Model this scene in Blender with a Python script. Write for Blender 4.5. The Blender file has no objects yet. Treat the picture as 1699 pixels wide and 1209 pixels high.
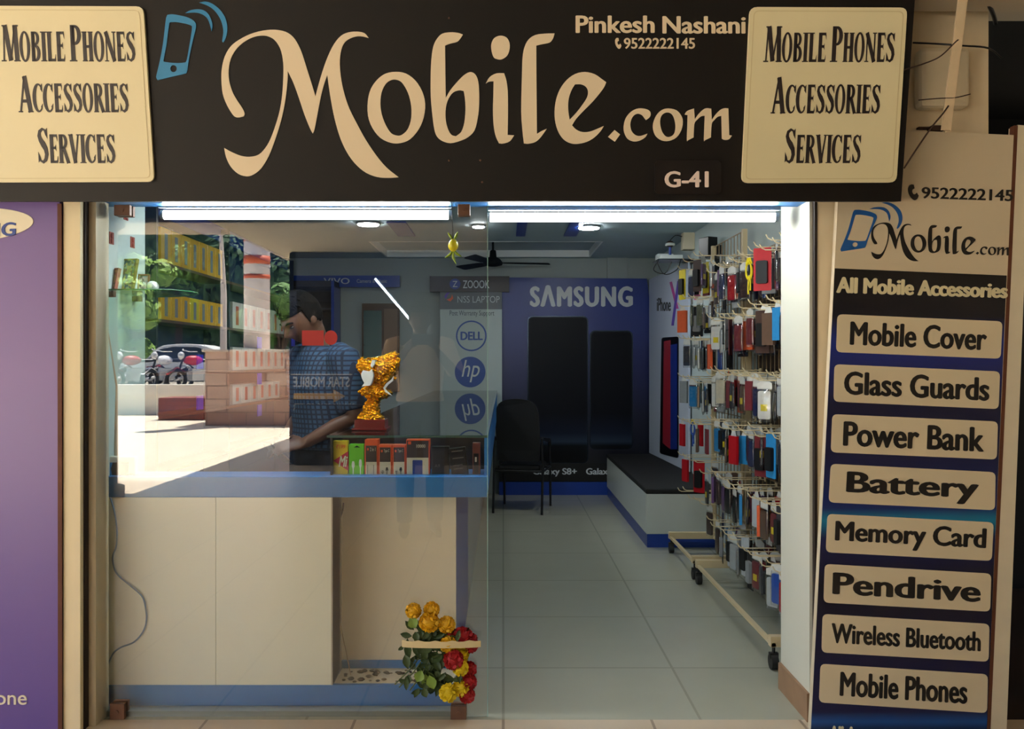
import bpy, math, random
from mathutils import Vector, Matrix
R = random.Random(7)
SC = bpy.context.scene
COL = SC.collection

# ---------------------------------------------------------------- camera
F, CX, CY, H = 1400.0, 835.0, 600.0, 1.45          # focal length / principal point in photo pixels, eye height
cam_d = bpy.data.cameras.new('camera')
cam = bpy.data.objects.new('camera', cam_d)
COL.objects.link(cam)
cam.location = (0, 0, H)
cam.rotation_euler = (math.pi/2, 0, 0)
cam_d.sensor_width = 36.0
cam_d.lens = F/1699*36.0
cam_d.shift_x = (849.5-CX)/1699
cam_d.shift_y = -(604.5-CY)/1699
cam_d.clip_end = 300
SC.camera = cam

# ---------------------------------------------------------------- sky, sun, exposure
SC.view_settings.view_transform = 'Standard'
SC.view_settings.look = 'None'
SC.view_settings.gamma = 1.0
SC.view_settings.use_curve_mapping = False
SC.view_settings.exposure = 0.42
SC.cycles.use_denoising = True
SC.cycles.max_bounces = 10
SC.cycles.diffuse_bounces = 5
SC.cycles.glossy_bounces = 5
SC.cycles.transparent_max_bounces = 40
SC.cycles.sample_clamp_indirect = 6.0
SC.cycles.caustics_reflective = False
SC.cycles.caustics_refractive = False

world = bpy.data.worlds.new('sky')
SC.world = world
world.use_nodes = True
wn = world.node_tree
wn.nodes.clear()
wo = wn.nodes.new('ShaderNodeOutputWorld')
wb = wn.nodes.new('ShaderNodeBackground')
ws = wn.nodes.new('ShaderNodeTexSky')
ws.sky_type = 'NISHITA'
ws.sun_disc = False
ws.sun_elevation = math.radians(62)
ws.sun_rotation = math.radians(200)
ws.dust_density = 2.0
wb.inputs['Strength'].default_value = 0.50
wn.links.new(ws.outputs['Color'], wb.inputs['Color'])
wn.links.new(wb.outputs['Background'], wo.inputs['Surface'])

sun_d = bpy.data.lights.new('sun', 'SUN')
sun_d.energy = 35.0
sun_d.angle = math.radians(0.6)
sun_d.color = (1.0, 0.955, 0.87)
sun = bpy.data.objects.new('sun', sun_d)
COL.objects.link(sun)
sun.rotation_euler = Vector((-0.30, 0.42, -1.25)).to_track_quat('-Z', 'Y').to_euler()   # high, from behind the photographer

# ---------------------------------------------------------------- materials
def s2l(c):
    c /= 255.0
    return c/12.92 if c <= 0.04045 else ((c+0.055)/1.055)**2.4
def lin(rgb):
    return (s2l(rgb[0]), s2l(rgb[1]), s2l(rgb[2]), 1.0)
MATS = {}
def mat(name, rgb, rough=0.5, metal=0.0, var=0.07, scale=6.0, bump=0.0, spec=0.5, stretch=None):
    """plain procedural material: base colour broken up by a noise, optional bump"""
    if name in MATS: return MATS[name]
    m = bpy.data.materials.new(name); m.use_nodes = True
    nt = m.node_tree; b = nt.nodes['Principled BSDF']
    b.inputs['Roughness'].default_value = rough
    b.inputs['Metallic'].default_value = metal
    b.inputs['Specular IOR Level'].default_value = spec
    tc = nt.nodes.new('ShaderNodeTexCoord'); n = nt.nodes.new('ShaderNodeTexNoise')
    n.inputs['Scale'].default_value = scale; n.inputs['Detail'].default_value = 4
    if stretch:
        mp = nt.nodes.new('ShaderNodeMapping'); mp.inputs['Scale'].default_value = stretch
        nt.links.new(tc.outputs['Object'], mp.inputs['Vector']); nt.links.new(mp.outputs['Vector'], n.inputs['Vector'])
    else:
        nt.links.new(tc.outputs['Object'], n.inputs['Vector'])
    mx = nt.nodes.new('ShaderNodeMix'); mx.data_type = 'RGBA'
    c = lin(rgb)
    mx.inputs[6].default_value = tuple(max(0, x*(1-var)) for x in c[:3])+(1,)
    mx.inputs[7].default_value = tuple(min(1, x*(1+var)) for x in c[:3])+(1,)
    nt.links.new(n.outputs['Fac'], mx.inputs[0]); nt.links.new(mx.outputs[2], b.inputs['Base Color'])
    if bump:
        bp = nt.nodes.new('ShaderNodeBump'); bp.inputs['Strength'].default_value = bump; bp.inputs['Distance'].default_value = 0.01
        nt.links.new(n.outputs['Fac'], bp.inputs['Height']); nt.links.new(bp.outputs['Normal'], b.inputs['Normal'])
    MATS[name] = m
    return m
def glow(name, rgb, strength):
    if name in MATS: return MATS[name]
    m = bpy.data.materials.new(name); m.use_nodes = True
    nt = m.node_tree; nt.nodes.clear()
    o = nt.nodes.new('ShaderNodeOutputMaterial'); e = nt.nodes.new('ShaderNodeEmission')
    e.inputs['Color'].default_value = lin(rgb); e.inputs['Strength'].default_value = strength
    nt.links.new(e.outputs[0], o.inputs[0]); MATS[name] = m
    return m
def glass(name, tint=(1, 1, 1), f0=0.045, rough=0.0):
    """thin architectural glass: clear transmission plus a Fresnel (Schlick) reflection on each face"""
    if name in MATS: return MATS[name]
    m = bpy.data.materials.new(name); m.use_nodes = True
    nt = m.node_tree; nt.nodes.clear(); N = nt.nodes.new; L = nt.links.new
    o = N('ShaderNodeOutputMaterial'); mix = N('ShaderNodeMixShader'); t = N('ShaderNodeBsdfTransparent'); g = N('ShaderNodeBsdfGlossy')
    t.inputs['Color'].default_value = tint+(1,)
    g.inputs['Roughness'].default_value = rough
    lw = N('ShaderNodeLayerWeight'); lw.inputs['Blend'].default_value = 0.5
    pw = N('ShaderNodeMath'); pw.operation = 'POWER'; pw.inputs[1].default_value = 5.0
    ml = N('ShaderNodeMath'); ml.operation = 'MULTIPLY_ADD'; ml.inputs[1].default_value = 1-f0; ml.inputs[2].default_value = f0
    L(lw.outputs['Facing'], pw.inputs[0]); L(pw.outputs[0], ml.inputs[0]); L(ml.outputs[0], mix.inputs[0])
    L(t.outputs[0], mix.inputs[1]); L(g.outputs[0], mix.inputs[2]); L(mix.outputs[0], o.inputs[0])
    MATS[name] = m
    return m
def ramp_mat(name, axis, stops, rough=0.4, lo=0.0, hi=1.0, spec=0.5):
    """board, printed posters included, whose colour changes along one axis (object coordinates lo..hi)"""
    m = bpy.data.materials.new(name); m.use_nodes = True
    nt = m.node_tree; b = nt.nodes['Principled BSDF']; N = nt.nodes.new; L = nt.links.new
    b.inputs['Roughness'].default_value = rough; b.inputs['Specular IOR Level'].default_value = spec
    tc = N('ShaderNodeTexCoord'); sp = N('ShaderNodeSeparateXYZ'); mr = N('ShaderNodeMapRange'); cr = N('ShaderNodeValToRGB')
    mr.inputs[1].default_value = lo; mr.inputs[2].default_value = hi
    L(tc.outputs['Object'], sp.inputs[0]); L(sp.outputs['XYZ'.index(axis)], mr.inputs[0]); L(mr.outputs[0], cr.inputs[0]); L(cr.outputs[0], b.inputs['Base Color'])
    el = cr.color_ramp.elements
    while len(el) < len(stops): el.new(0.5)
    for e, (p, c) in zip(el, stops): e.position = p; e.color = lin(c)
    MATS[name] = m
    return m
def brick_mat(name, c1, c2, mortar, sx, sy, gap=0.01, rough=0.5, bump=0.0, offset=0.0, coord=None, spec=0.5, var=0.5):
    """tiles / planks / checks: brick texture on object coordinates (coord picks the two axes)"""
    m = bpy.data.materials.new(name); m.use_nodes = True
    nt = m.node_tree; b = nt.nodes['Principled BSDF']; N = nt.nodes.new; L = nt.links.new
    b.inputs['Roughness'].default_value = rough; b.inputs['Specular IOR Level'].default_value = spec
    tc = N('ShaderNodeTexCoord'); br = N('ShaderNodeTexBrick')
    sp = N('ShaderNodeSeparateXYZ'); cb = N('ShaderNodeCombineXYZ'); L(tc.outputs['Object'], sp.inputs[0])
    ax = coord or 'XY'
    L(sp.outputs['XYZ'.index(ax[0])], cb.inputs[0]); L(sp.outputs['XYZ'.index(ax[1])], cb.inputs[1]); L(cb.outputs[0], br.inputs['Vector'])
    br.offset = offset; br.squash = 1.0
    br.inputs['Color1'].default_value = lin(c1); br.inputs['Color2'].default_value = lin(c2); br.inputs['Mortar'].default_value = lin(mortar)
    br.inputs['Scale'].default_value = 1.0; br.inputs['Mortar Size'].default_value = gap
    br.inputs['Brick Width'].default_value = sx; br.inputs['Row Height'].default_value = sy
    n = N('ShaderNodeTexNoise'); n.inputs['Scale'].default_value = 3.0; n.inputs['Detail'].default_value = 5; L(tc.outputs['Object'], n.inputs['Vector'])
    mx = N('ShaderNodeMix'); mx.data_type = 'RGBA'; mx.blend_type = 'MULTIPLY'
    mr = N('ShaderNodeMapRange'); mr.inputs[3].default_value = 1-0.25*var; mr.inputs[4].default_value = 1+0.15*var
    L(n.outputs['Fac'], mr.inputs[0]); mx.inputs[0].default_value = 1.0
    L(br.outputs['Color'], mx.inputs[6]); L(mr.outputs[0], mx.inputs[7]); L(mx.outputs[2], b.inputs['Base Color'])
    MATS[name] = m
    return m

# ---------------------------------------------------------------- mesh building
class MB:
    def __init__(s): s.v = []; s.f = []; s.sm = []
    def add(s, vs, fs, smooth=False):
        b = len(s.v); s.v += [tuple(v) for v in vs]
        for f in fs: s.f.append(tuple(i+b for i in f)); s.sm.append(smooth)
        return s
    def box(s, x0, x1, y0, y1, z0, z1):
        vs = [(x0,y0,z0),(x1,y0,z0),(x1,y1,z0),(x0,y1,z0),(x0,y0,z1),(x1,y0,z1),(x1,y1,z1),(x0,y1,z1)]
        return s.add(vs, [(0,3,2,1),(4,5,6,7),(0,1,5,4),(1,2,6,5),(2,3,7,6),(3,0,4,7)])
    def obox(s, c, hx, hy, hz, M=None):
        M = M or Matrix.Identity(3); c = Vector(c)
        vs = [c + M @ Vector((sx*hx, sy*hy, sz*hz)) for sz in (-1,1) for sx, sy in ((-1,-1),(1,-1),(1,1),(-1,1))]
        return s.add(vs, [(0,3,2,1),(4,5,6,7),(0,1,5,4),(1,2,6,5),(2,3,7,6),(3,0,4,7)])
    def loft(s, path, radii, seg=12, ref=None, smooth=True, caps=True, closed=False):
        """tube through path; radii: number or (ra, rb) per node"""
        P = [Vector(p) for p in path]; n = len(P); rings = []
        up = Vector(ref) if ref else None
        prev = None
        for i in range(n):
            if closed: t = P[(i+1) % n]-P[i-1]
            else: t = (P[min(i+1, n-1)]-P[max(i-1, 0)])
            t = t.normalized() if t.length > 1e-9 else Vector((0,0,1))
            if up is not None: a = up - t*up.dot(t)
            elif prev is not None: a = prev - t*prev.dot(t)
            else: a = t.orthogonal()
            if a.length < 1e-6: a = t.orthogonal()
            a.normalize(); b = t.cross(a); prev = a
            r = radii[i] if isinstance(radii, (list, tuple)) else radii
            ra, rb = r if isinstance(r, (tuple, list)) else (r, r)
            rings.append([P[i] + a*math.cos(2*math.pi*k/seg)*ra + b*math.sin(2*math.pi*k/seg)*rb for k in range(seg)])
        vs = [v for r in rings for v in r]; fs = []
        for i in range(n if closed else n-1):
            j = (i+1) % n
            for k in range(seg):
                fs.append((i*seg+k, i*seg+(k+1) % seg, j*seg+(k+1) % seg, j*seg+k))
        s.add(vs, fs, smooth)
        if caps and not closed:
            s.add(rings[0], [tuple(range(seg-1, -1, -1))]); s.add(rings[-1], [tuple(range(seg))])
        return s
    def cyl(s, p, q, r, seg=16, r2=None, smooth=True):
        return s.loft([p, q], [r, r if r2 is None else r2], seg, smooth=smooth)
    def tube(s, path, r, seg=6): return s.loft(path, r, seg)
    def lathe(s, prof, c=(0,0,0), seg=24, smooth=True):
        cx, cy, cz = c; vs = []; fs = []
        for r, z in prof:
            for k in range(seg):
                a = 2*math.pi*k/seg; vs.append((cx+r*math.cos(a), cy+r*math.sin(a), cz+z))
        for i in range(len(prof)-1):
            for k in range(seg): fs.append((i*seg+k, i*seg+(k+1) % seg, (i+1)*seg+(k+1) % seg, (i+1)*seg+k))
        fs.append(tuple(range(seg-1, -1, -1))); fs.append(tuple((len(prof)-1)*seg+k for k in range(seg)))
        return s.add(vs, fs, smooth)
    def ball(s, c, rx, ry=None, rz=None, seg=16, rings=10, fn=None):
        ry = rx if ry is None else ry; rz = rx if rz is None else rz
        vs = []; fs = []
        for i in range(rings+1):
            th = math.pi*i/rings
            for k in range(seg):
                a = 2*math.pi*k/seg
                v = Vector((math.sin(th)*math.cos(a), math.sin(th)*math.sin(a), -math.cos(th)))
                if fn: v = fn(v)
                vs.append((c[0]+v.x*rx, c[1]+v.y*ry, c[2]+v.z*rz))
        for i in range(rings):
            for k in range(seg): fs.append((i*seg+k, i*seg+(k+1) % seg, (i+1)*seg+(k+1) % seg, (i+1)*seg+k))
        return s.add(vs, fs, True)
    def prism(s, poly, axis, a, b, smooth=False):
        """polygon in the two other axes extruded along axis from a to b"""
        n = len(poly)
        def put(p, t):
            if axis == 'x': return (t, p[0], p[1])
            if axis == 'y': return (p[0], t, p[1])
            return (p[0], p[1], t)
        vs = [put(p, a) for p in poly]+[put(p, b) for p in poly]
        fs = [tuple(range(n-1, -1, -1)), tuple(range(n, 2*n))]+[(k, (k+1) % n, n+(k+1) % n, n+k) for k in range(n)]
        return s.add(vs, fs, smooth)
    def torus(s, c, Rr, r, axis='x', seg=28, s2=8):
        path = []
        for k in range(seg):
            a = 2*math.pi*k/seg; u, w = Rr*math.cos(a), Rr*math.sin(a)
            path.append({'x': (c[0], c[1]+u, c[2]+w), 'y': (c[0]+u, c[1], c[2]+w), 'z': (c[0]+u, c[1]+w, c[2])}[axis])
        return s.loft(path, r, s2, closed=True)
    def xf(s, M):
        s.v = [tuple(M @ Vector(v)) for v in s.v]; return s
    def mesh(s, name, off=(0,0,0)):
        me = bpy.data.meshes.new(name)
        me.from_pydata([(v[0]-off[0], v[1]-off[1], v[2]-off[2]) for v in s.v], [], s.f)
        me.polygons.foreach_set('use_smooth', s.sm); me.update()
        return me

def wloc(o):
    l = Vector((0,0,0))
    while o is not None: l += o.location; o = o.parent
    return l
def tag(o, label=None, cat=None, group=None, kind=None):
    if label: o['label'] = label
    if cat: o['category'] = cat
    if group: o['group'] = group
    if kind: o['kind'] = kind
    return o
def put(name, mb, m, parent=None, loc=(0,0,0), bevel=0.0, label=None, cat=None, group=None, kind=None):
    """links mb (world coordinates, or relative to parent/loc) as one mesh object"""
    off = wloc(parent) if parent is not None else Vector(loc)
    me = mb.mesh(name, off)
    me.materials.append(m)
    o = bpy.data.objects.new(name, me); COL.objects.link(o)
    if parent is not None: o.parent = parent
    else: o.location = loc
    if bevel:
        bv = o.modifiers.new('bevel', 'BEVEL'); bv.width = bevel; bv.segments = 2; bv.limit_method = 'ANGLE'
    return tag(o, label, cat, group, kind)
def thing(name, loc, label, cat, group=None):
    o = bpy.data.objects.new(name, None); COL.objects.link(o)
    o.location = loc; o.empty_display_size = 0.05
    return tag(o, label, cat, group)
def copy_tree(root, loc, rz=0.0, label=None, mats=None):
    c = root.copy(); COL.objects.link(c); c.location = loc; c.rotation_euler = (0, 0, rz)
    if label: c['label'] = label
    for ch in root.children:
        d = ch.copy(); COL.objects.link(d); d.parent = c
        for g in ch.children:
            e = g.copy(); COL.objects.link(e); e.parent = d
    return c

# ---------------------------------------------------------------- planes seen in the photo, lettering
def P(px, py, d): return Vector(((px-CX)*d/F, d, H+(CY-py)*d/F))
class Plane:
    """a real plane in the place; at(px, py) is the point of it that the photo shows at that pixel"""
    def __init__(s, p0, n): s.p = Vector(p0); s.n = Vector(n).normalized()
    def at(s, px, py, lift=0.0):
        o = Vector((0, 0, H)); d = Vector(((px-CX)/F, 1.0, (CY-py)/F))
        t = (s.p-o).dot(s.n)/d.dot(s.n)
        return o+d*t+s.n*lift
def front(d): return Plane((0, d, 0), (0, -1, 0))
def outline2d(polys=None, body=None, bold=0.0, shear=0.0, space=1.0):
    """filled shape of polygons (with holes) or text: verts (x, y, side) and faces"""
    if body is None:
        cu = bpy.data.curves.new('shape', 'CURVE'); cu.dimensions = '2D'; cu.fill_mode = 'BOTH'; cu.extrude = 0.5
        xs = [p[0] for q in polys for p in q]; ys = [p[1] for q in polys for p in q]
        k = 1.0/max(max(xs)-min(xs), max(ys)-min(ys)); ox, oy = min(xs), min(ys)
        for q in polys:
            sp = cu.splines.new('POLY'); sp.points.add(len(q)-1); sp.use_cyclic_u = True
            for pt, c in zip(sp.points, q): pt.co = ((c[0]-ox)*k, (c[1]-oy)*k, 0, 1)
    else:
        cu = bpy.data.curves.new('shape', 'FONT'); cu.body = body; cu.extrude = 0.5; cu.shear = shear; cu.space_character = space
        cu.resolution_u = 4; k, ox, oy = 1.0, 0, 0
    ob = bpy.data.objects.new('shape', cu)
    me = bpy.data.meshes.new_from_object(ob)
    vs = [(v.co.x/k+ox, v.co.y/k+oy, 1 if v.co.z > 0 else 0) for v in me.vertices]; fs = [tuple(p.vertices) for p in me.polygons]
    bpy.data.objects.remove(ob); bpy.data.curves.remove(cu); bpy.data.meshes.remove(me)
    if body is not None and bold:      # heavier weight: the same letters struck several times side by side
        v0, f0 = vs, fs; vs, fs = [], []
        for dx, dy in ((-1,0),(-.5,.3),(0,.5),(.5,.3),(1,0),(.5,-.3),(0,-.5),(-.5,-.3)):
            n = len(vs); vs += [(x+dx*bold*1.1, y+dy*bold, t*(1+0.05*(n/len(v0)))) for x, y, t in v0]; fs += [tuple(i+n for i in f) for f in f0]
    return vs, fs
def sheet(name, plane, polys, m, parent, thick=0.004, base=0.0, label=None):
    """polygons given as photo pixels, cut out of a board of real thickness lying on plane"""
    vs, fs = outline2d(polys)
    mb = MB().add([plane.at(x, y, base+(thick if t else 0.0)) for x, y, t in vs], fs)
    return put(name, mb, m, parent, label=label)
def word(name, plane, body, quad, m, parent, thick=0.002, base=0.0, bold=0.0, shear=0.0, label=None, space=1.0):
    """lettering filling quad = four pixels TL, TR, BR, BL (or x0, y0, x1, y1) on plane"""
    if len(quad) == 4 and not isinstance(quad[0], (tuple, list)):
        x0, y0, x1, y1 = quad; quad = [(x0,y0),(x1,y0),(x1,y1),(x0,y1)]
    vs, fs = outline2d(body=body, bold=bold, shear=shear, space=space)
    a, b = min(v[0] for v in vs), max(v[0] for v in vs); c, d = min(v[1] for v in vs), max(v[1] for v in vs)
    tl, tr, br, bl = [Vector(q) for q in quad]; pts = []
    for x, y, t in vs:
        u, w = (x-a)/(b-a), (d-y)/(d-c)
        p = tl*(1-u)*(1-w)+tr*u*(1-w)+br*u*w+bl*(1-u)*w
        pts.append(plane.at(p.x, p.y, base+thick*t))
    return put(name, MB().add(pts, fs), m, parent, label=label)
def rrect(x0, y0, x1, y1, r, n=5):
    out = []
    for cx, cy, a0 in ((x1-r, y0+r, -90), (x1-r, y1-r, 0), (x0+r, y1-r, 90), (x0+r, y0+r, 180)):
        for k in range(n+1):
            a = math.radians(a0+90*k/n); out.append((cx+r*math.cos(a), cy+r*math.sin(a)))
    return out
def rquad(q, r, n=4):
    """rounded quadrilateral through four pixel corners"""
    q = [Vector(p) for p in q]; out = []
    for i in range(4):
        c, a, b = q[i], q[i-1], q[(i+1) % 4]
        da, db = (a-c).normalized()*r, (b-c).normalized()*r
        for k in range(n+1):
            t = k/n; p = (c+da)*(1-t)**2+c*2*t*(1-t)+(c+db)*t*t
            out.append((p.x, p.y))
    return out
def circ(cx, cy, rx, ry=None, n=28, rot=0.0):
    ry = ry or rx; c, s = math.cos(rot), math.sin(rot)
    return [(cx+rx*math.cos(a)*c-ry*math.sin(a)*s, cy+rx*math.cos(a)*s+ry*math.sin(a)*c) for a in [2*math.pi*k/n for k in range(n)]]
def smooth_poly(pts, n=3, corner=50):
    """Catmull-Rom through pts, keeping sharp corners"""
    out = []; N = len(pts); V2 = [Vector(p) for p in pts]
    def sharp(i):
        a, b = V2[i]-V2[i-1], V2[(i+1) % N]-V2[i]
        return a.length > 0 and b.length > 0 and math.degrees(a.angle(b)) > corner
    sh = [sharp(i) for i in range(N)]
    for i in range(N):
        p1, p2 = V2[i], V2[(i+1) % N]
        p0 = V2[i-1] if not sh[i] else p1*2-p2
        p3 = V2[(i+2) % N] if not sh[(i+1) % N] else p2*2-p1
        for k in range(n):
            t = k/n
            q = 0.5*((2*p1)+(p2-p0)*t+(2*p0-5*p1+4*p2-p3)*t*t+(3*p1-p0-3*p2+p3)*t**3)
            out.append((q.x, q.y))
    return out
def voxel(mb, size, name='solid', smooth=4):
    """union of overlapping shapes into one continuous skin; returns MB"""
    me = mb.mesh(name); ob = bpy.data.objects.new(name, me); COL.objects.link(ob)
    r = ob.modifiers.new('r', 'REMESH'); r.mode = 'VOXEL'; r.voxel_size = size; r.use_smooth_shade = True
    if smooth:
        sm = ob.modifiers.new('s', 'SMOOTH'); sm.factor = 0.5; sm.iterations = smooth
    dg = bpy.context.evaluated_depsgraph_get()
    m2 = bpy.data.meshes.new_from_object(ob.evaluated_get(dg))
    out = MB().add([tuple(v.co) for v in m2.vertices], [tuple(p.vertices) for p in m2.polygons], True)
    bpy.data.objects.remove(ob); bpy.data.meshes.remove(me); bpy.data.meshes.remove(m2)
    return out
# ================================================================ SETTING
G = 3.44            # the plane of the glass
ZC = 2.59           # shop ceiling
XL, XR, YB = -2.4, 1.69, 9.3
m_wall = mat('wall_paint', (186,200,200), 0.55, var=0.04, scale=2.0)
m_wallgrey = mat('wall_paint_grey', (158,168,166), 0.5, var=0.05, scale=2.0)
m_ceil = mat('ceiling_paint', (170,190,198), 0.6, var=0.03)
m_jamb = mat('jamb_white', (208,208,196), 0.45, var=0.05, scale=3.0)
m_cream = mat('pillar_cream', (230,214,184), 0.6, var=0.12, scale=4.0, stretch=(3,3,0.6))
m_creamdirty = mat('pillar_dirty', (150,118,90), 0.7, var=0.3, scale=9.0)
m_dark = mat('dark_gap', (38,26,20), 0.8, var=0.2)
m_blue = mat('laminate_blue', (48,120,190), 0.28, var=0.06, scale=5.0)
m_bluedk = mat('laminate_blue_deep', (28,62,150), 0.3, var=0.08)
m_white = mat('laminate_white', (240,238,220), 0.3, var=0.03, scale=3.0)
m_black = mat('black_plastic', (14,14,16), 0.4, var=0.1)
m_matblack = mat('black_matte', (10,10,11), 0.75, var=0.1)
m_brown = mat('brown_metal', (112,78,60), 0.5, var=0.15, scale=20)
m_glass = glass('shop_glass', (0.985, 0.996, 0.992), 0.085)
m_tile = brick_mat('floor_tile', (170,170,154), (173,173,157), (150,150,136), 0.8, 0.8, 0.006, rough=0.18, var=0.3)
m_pave = brick_mat('corridor_tile', (200,182,158), (206,188,164), (150,130,110), 0.6, 0.6, 0.006, rough=0.35, var=0.5)
m_ground = brick_mat('court_paving', (214,203,182), (220,209,188), (186,172,150), 1.2, 1.2, 0.012, rough=0.75, var=0.5)
m_soffit = mat('soffit_plaster', (196,184,164), 0.8, var=0.12, scale=1.5)

def struct(name, mb, m, parent=None, bevel=0.0, label=None, loc=(0,0,0)):
    o = put(name, mb, m, parent, loc, bevel)
    if parent is None: o['kind'] = 'structure'
    if label: o['label'] = label
    return o

struct('floor', MB().box(-2.6, 1.9, G-0.02, 9.5, -0.10, 0.0), m_tile)
struct('pavement', MB().box(-8.0, 6.0, -3.4, G-0.02, -0.10, 0.0).box(-3.4, 6.0, -12, -3.4, -0.10, 0.0), m_pave)
struct('courtyard_ground', MB().box(-40, 30, -60, 12, -0.22, -0.11).box(-40, 6, -60, -12, -0.11, -0.004).box(-40, -3.4, -12, -3.4, -0.11, -0.004).box(-40,-8,-3.4,3.4,-0.11,-0.004), m_ground)
# interior shell
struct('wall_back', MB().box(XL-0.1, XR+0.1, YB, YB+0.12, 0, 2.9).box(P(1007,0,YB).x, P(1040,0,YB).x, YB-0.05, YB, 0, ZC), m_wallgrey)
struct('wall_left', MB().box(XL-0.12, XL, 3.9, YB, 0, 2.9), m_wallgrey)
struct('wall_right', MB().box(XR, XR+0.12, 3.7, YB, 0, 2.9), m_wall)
# front returns: the left one seen through the glass, the right one is the white jamb
XJL, XJR = -1.66, 1.234
struct('wall_front_left', MB().box(XL-0.12, XJL, G+0.005, 3.91, 0, 2.9), mat('return_paint', (190,208,204), 0.4, var=0.03))
struct('wall_front_right', MB().box(XJR, XR+0.12, 3.40, 3.75, 0, 2.9), m_jamb)
struct('baseboard_right', MB().box(XJR-0.012, XJR, 3.395, 3.75, 0, 0.115), m_creamdirty)
# ceiling with its recess
rx0, rx1, ry0, ry1 = -1.28, 0.95, 8.0, 9.17
c = MB()
c.box(XL, XR, 3.4, ry0, ZC, ZC+0.06).box(XL, XR, ry1, YB, ZC, ZC+0.06).box(XL, rx0, ry0, ry1, ZC, ZC+0.06).box(rx1, XR, ry0, ry1, ZC, ZC+0.06)
struct('ceiling', c, m_ceil)
struct('trim_1', MB().box(rx0+0.002, rx1-0.002, ry1-0.02, ry1-0.003, ZC-0.002, ZC+0.07).box(rx0+0.003, rx0+0.02, ry0+0.02, ry1-0.02, ZC-0.002, ZC+0.07).box(rx1-0.02, rx1-0.003, ry0+0.02, ry1-0.02, ZC-0.002, ZC+0.07).box(rx0+0.002, rx1-0.002, ry0+0.003, ry0+0.02, ZC-0.002, ZC+0.07), mat("recess_lit_white", (240,244,244), 0.5, var=0.02))  # brighter white on the recess edges stands in for cove light

# lintel beam over the opening, blue underside
struct('ceiling_recess', MB().box(rx0-0.1, rx1+0.1, ry0-0.1, ry1+0.1, ZC+0.0705, ZC+0.09), m_ceil)
struct('trim_2', MB().box(XL, XR, G-0.02, G+0.10, 2.10, 2.9), mat('lintel_blue', (60,130,200), 0.4, var=0.05))
# blue accents under the ceiling
for i, (px0, px1) in enumerate(((652,682), (857,873), (940,962))):
    a = P(px0, 380, 7.25); b = P(px1, 380, 7.25)
    struct('trim_%d' % (3+i), MB().box(a.x, b.x, 6.85, 7.6, ZC-0.012, ZC), m_bluedk)
# dark slat backing on the right wall behind the near rack
struct('trim_6', MB().box(XR-0.02, XR, 3.75, 5.55, 0.25, 2.15), brick_mat('slat_wall', (70,54,44), (60,46,38), (24,18,15), 3.0, 0.1, 0.008, coord='YZ'))
# left: the outer pillar strip, the dark joint, the inner jamb strip
struct('trim_7', MB().box(P(105,0,3.305).x, P(133,0,3.305).x, 3.305, 3.5, 0, 2.9), mat('pillar_pale', (232,218,182), 0.55, var=0.10, scale=3.0, stretch=(4,4,0.5)))
struct('trim_8', MB().box(P(132.5,0,3.33).x, P(141,0,3.33).x, 3.33, 3.5, 0, 2.9).box(P(96,0,3.38).x, P(106,0,3.38).x, 3.37, 3.5, 0, 2.9), m_dark)
struct('trim_9', MB().box(P(140,0,3.36).x, P(159,0,3.36).x, 3.36, G+0.03, 0, 2.9), mat('jamb_grey', (196,186,160), 0.5, var=0.08))
struct('trim_10', MB().box(P(158.5,0,G).x, P(162,0,G).x, G-0.008, G+0.02, 0, 2.1), mat('channel_grey', (96,104,104), 0.35, 0.6))
struct('trim_11', MB().box(P(165,0,G).x, P(752,0,3.5).x, G+0.01, 3.505, 0, 0.022), mat('floor_channel', (150,156,148), 0.4, 0.5))
# wall between the shops on the left (behind the purple board) and the pillar on the right
struct('wall_outer_left', MB().box(-5.5, -1.74, 3.38, 3.6, 0, 3.0), m_cream)
pr = MB().box(XJR+0.022, P(1640,0,3.38).x, 3.38, 3.75, 0, 3.0)
struct('wall_outer_right', pr, m_cream)
struct('trim_12', MB().box(XJR+0.012, XJR+0.022, 3.375, 3.6, 0, 2.2), m_dark)
# corridor roof slab, beam and the dark side passage to the right of the pillar
struct('ceiling_corridor', MB().box(-8.0, 6.0, -3.4, 3.84, 3.0, 3.2).box(-3.3, 6.0, -12, -3.4, 3.0, 3.2), m_soffit)
struct('wall_light_blocker', MB().box(4.2, 4.4, -8.0, 3.3, 0, 3.0), m_soffit)  # unseen wall, added to keep light off the right-hand signs
struct('trim_13', MB().box(1.2, 3.4, 3.0, 3.30, 2.82, 3.0), m_soffit)
struct('wall_passage', MB().box(1.85, 6.0, 5.4, 5.5, 0, 3.2).box(5.0, 5.1, 3.4, 5.5, 0, 3.2).box(1.85, 6.0, 3.84, 5.5, 3.0, 3.2), mat('passage_shade', (12,9,7), 0.9, var=0.2))  # near-black colour stands in for the unlit depth of the passage
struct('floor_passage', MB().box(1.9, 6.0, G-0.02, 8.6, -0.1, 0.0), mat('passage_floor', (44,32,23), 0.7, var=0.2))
struct('trim_14', MB().prism([(2.3,2.25),(4.6,2.85),(4.6,3.0),(2.3,2.42)], 'y', 4.6, 5.1), mat('passage_beam', (52,40,30), 0.9, var=0.15))

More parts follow.
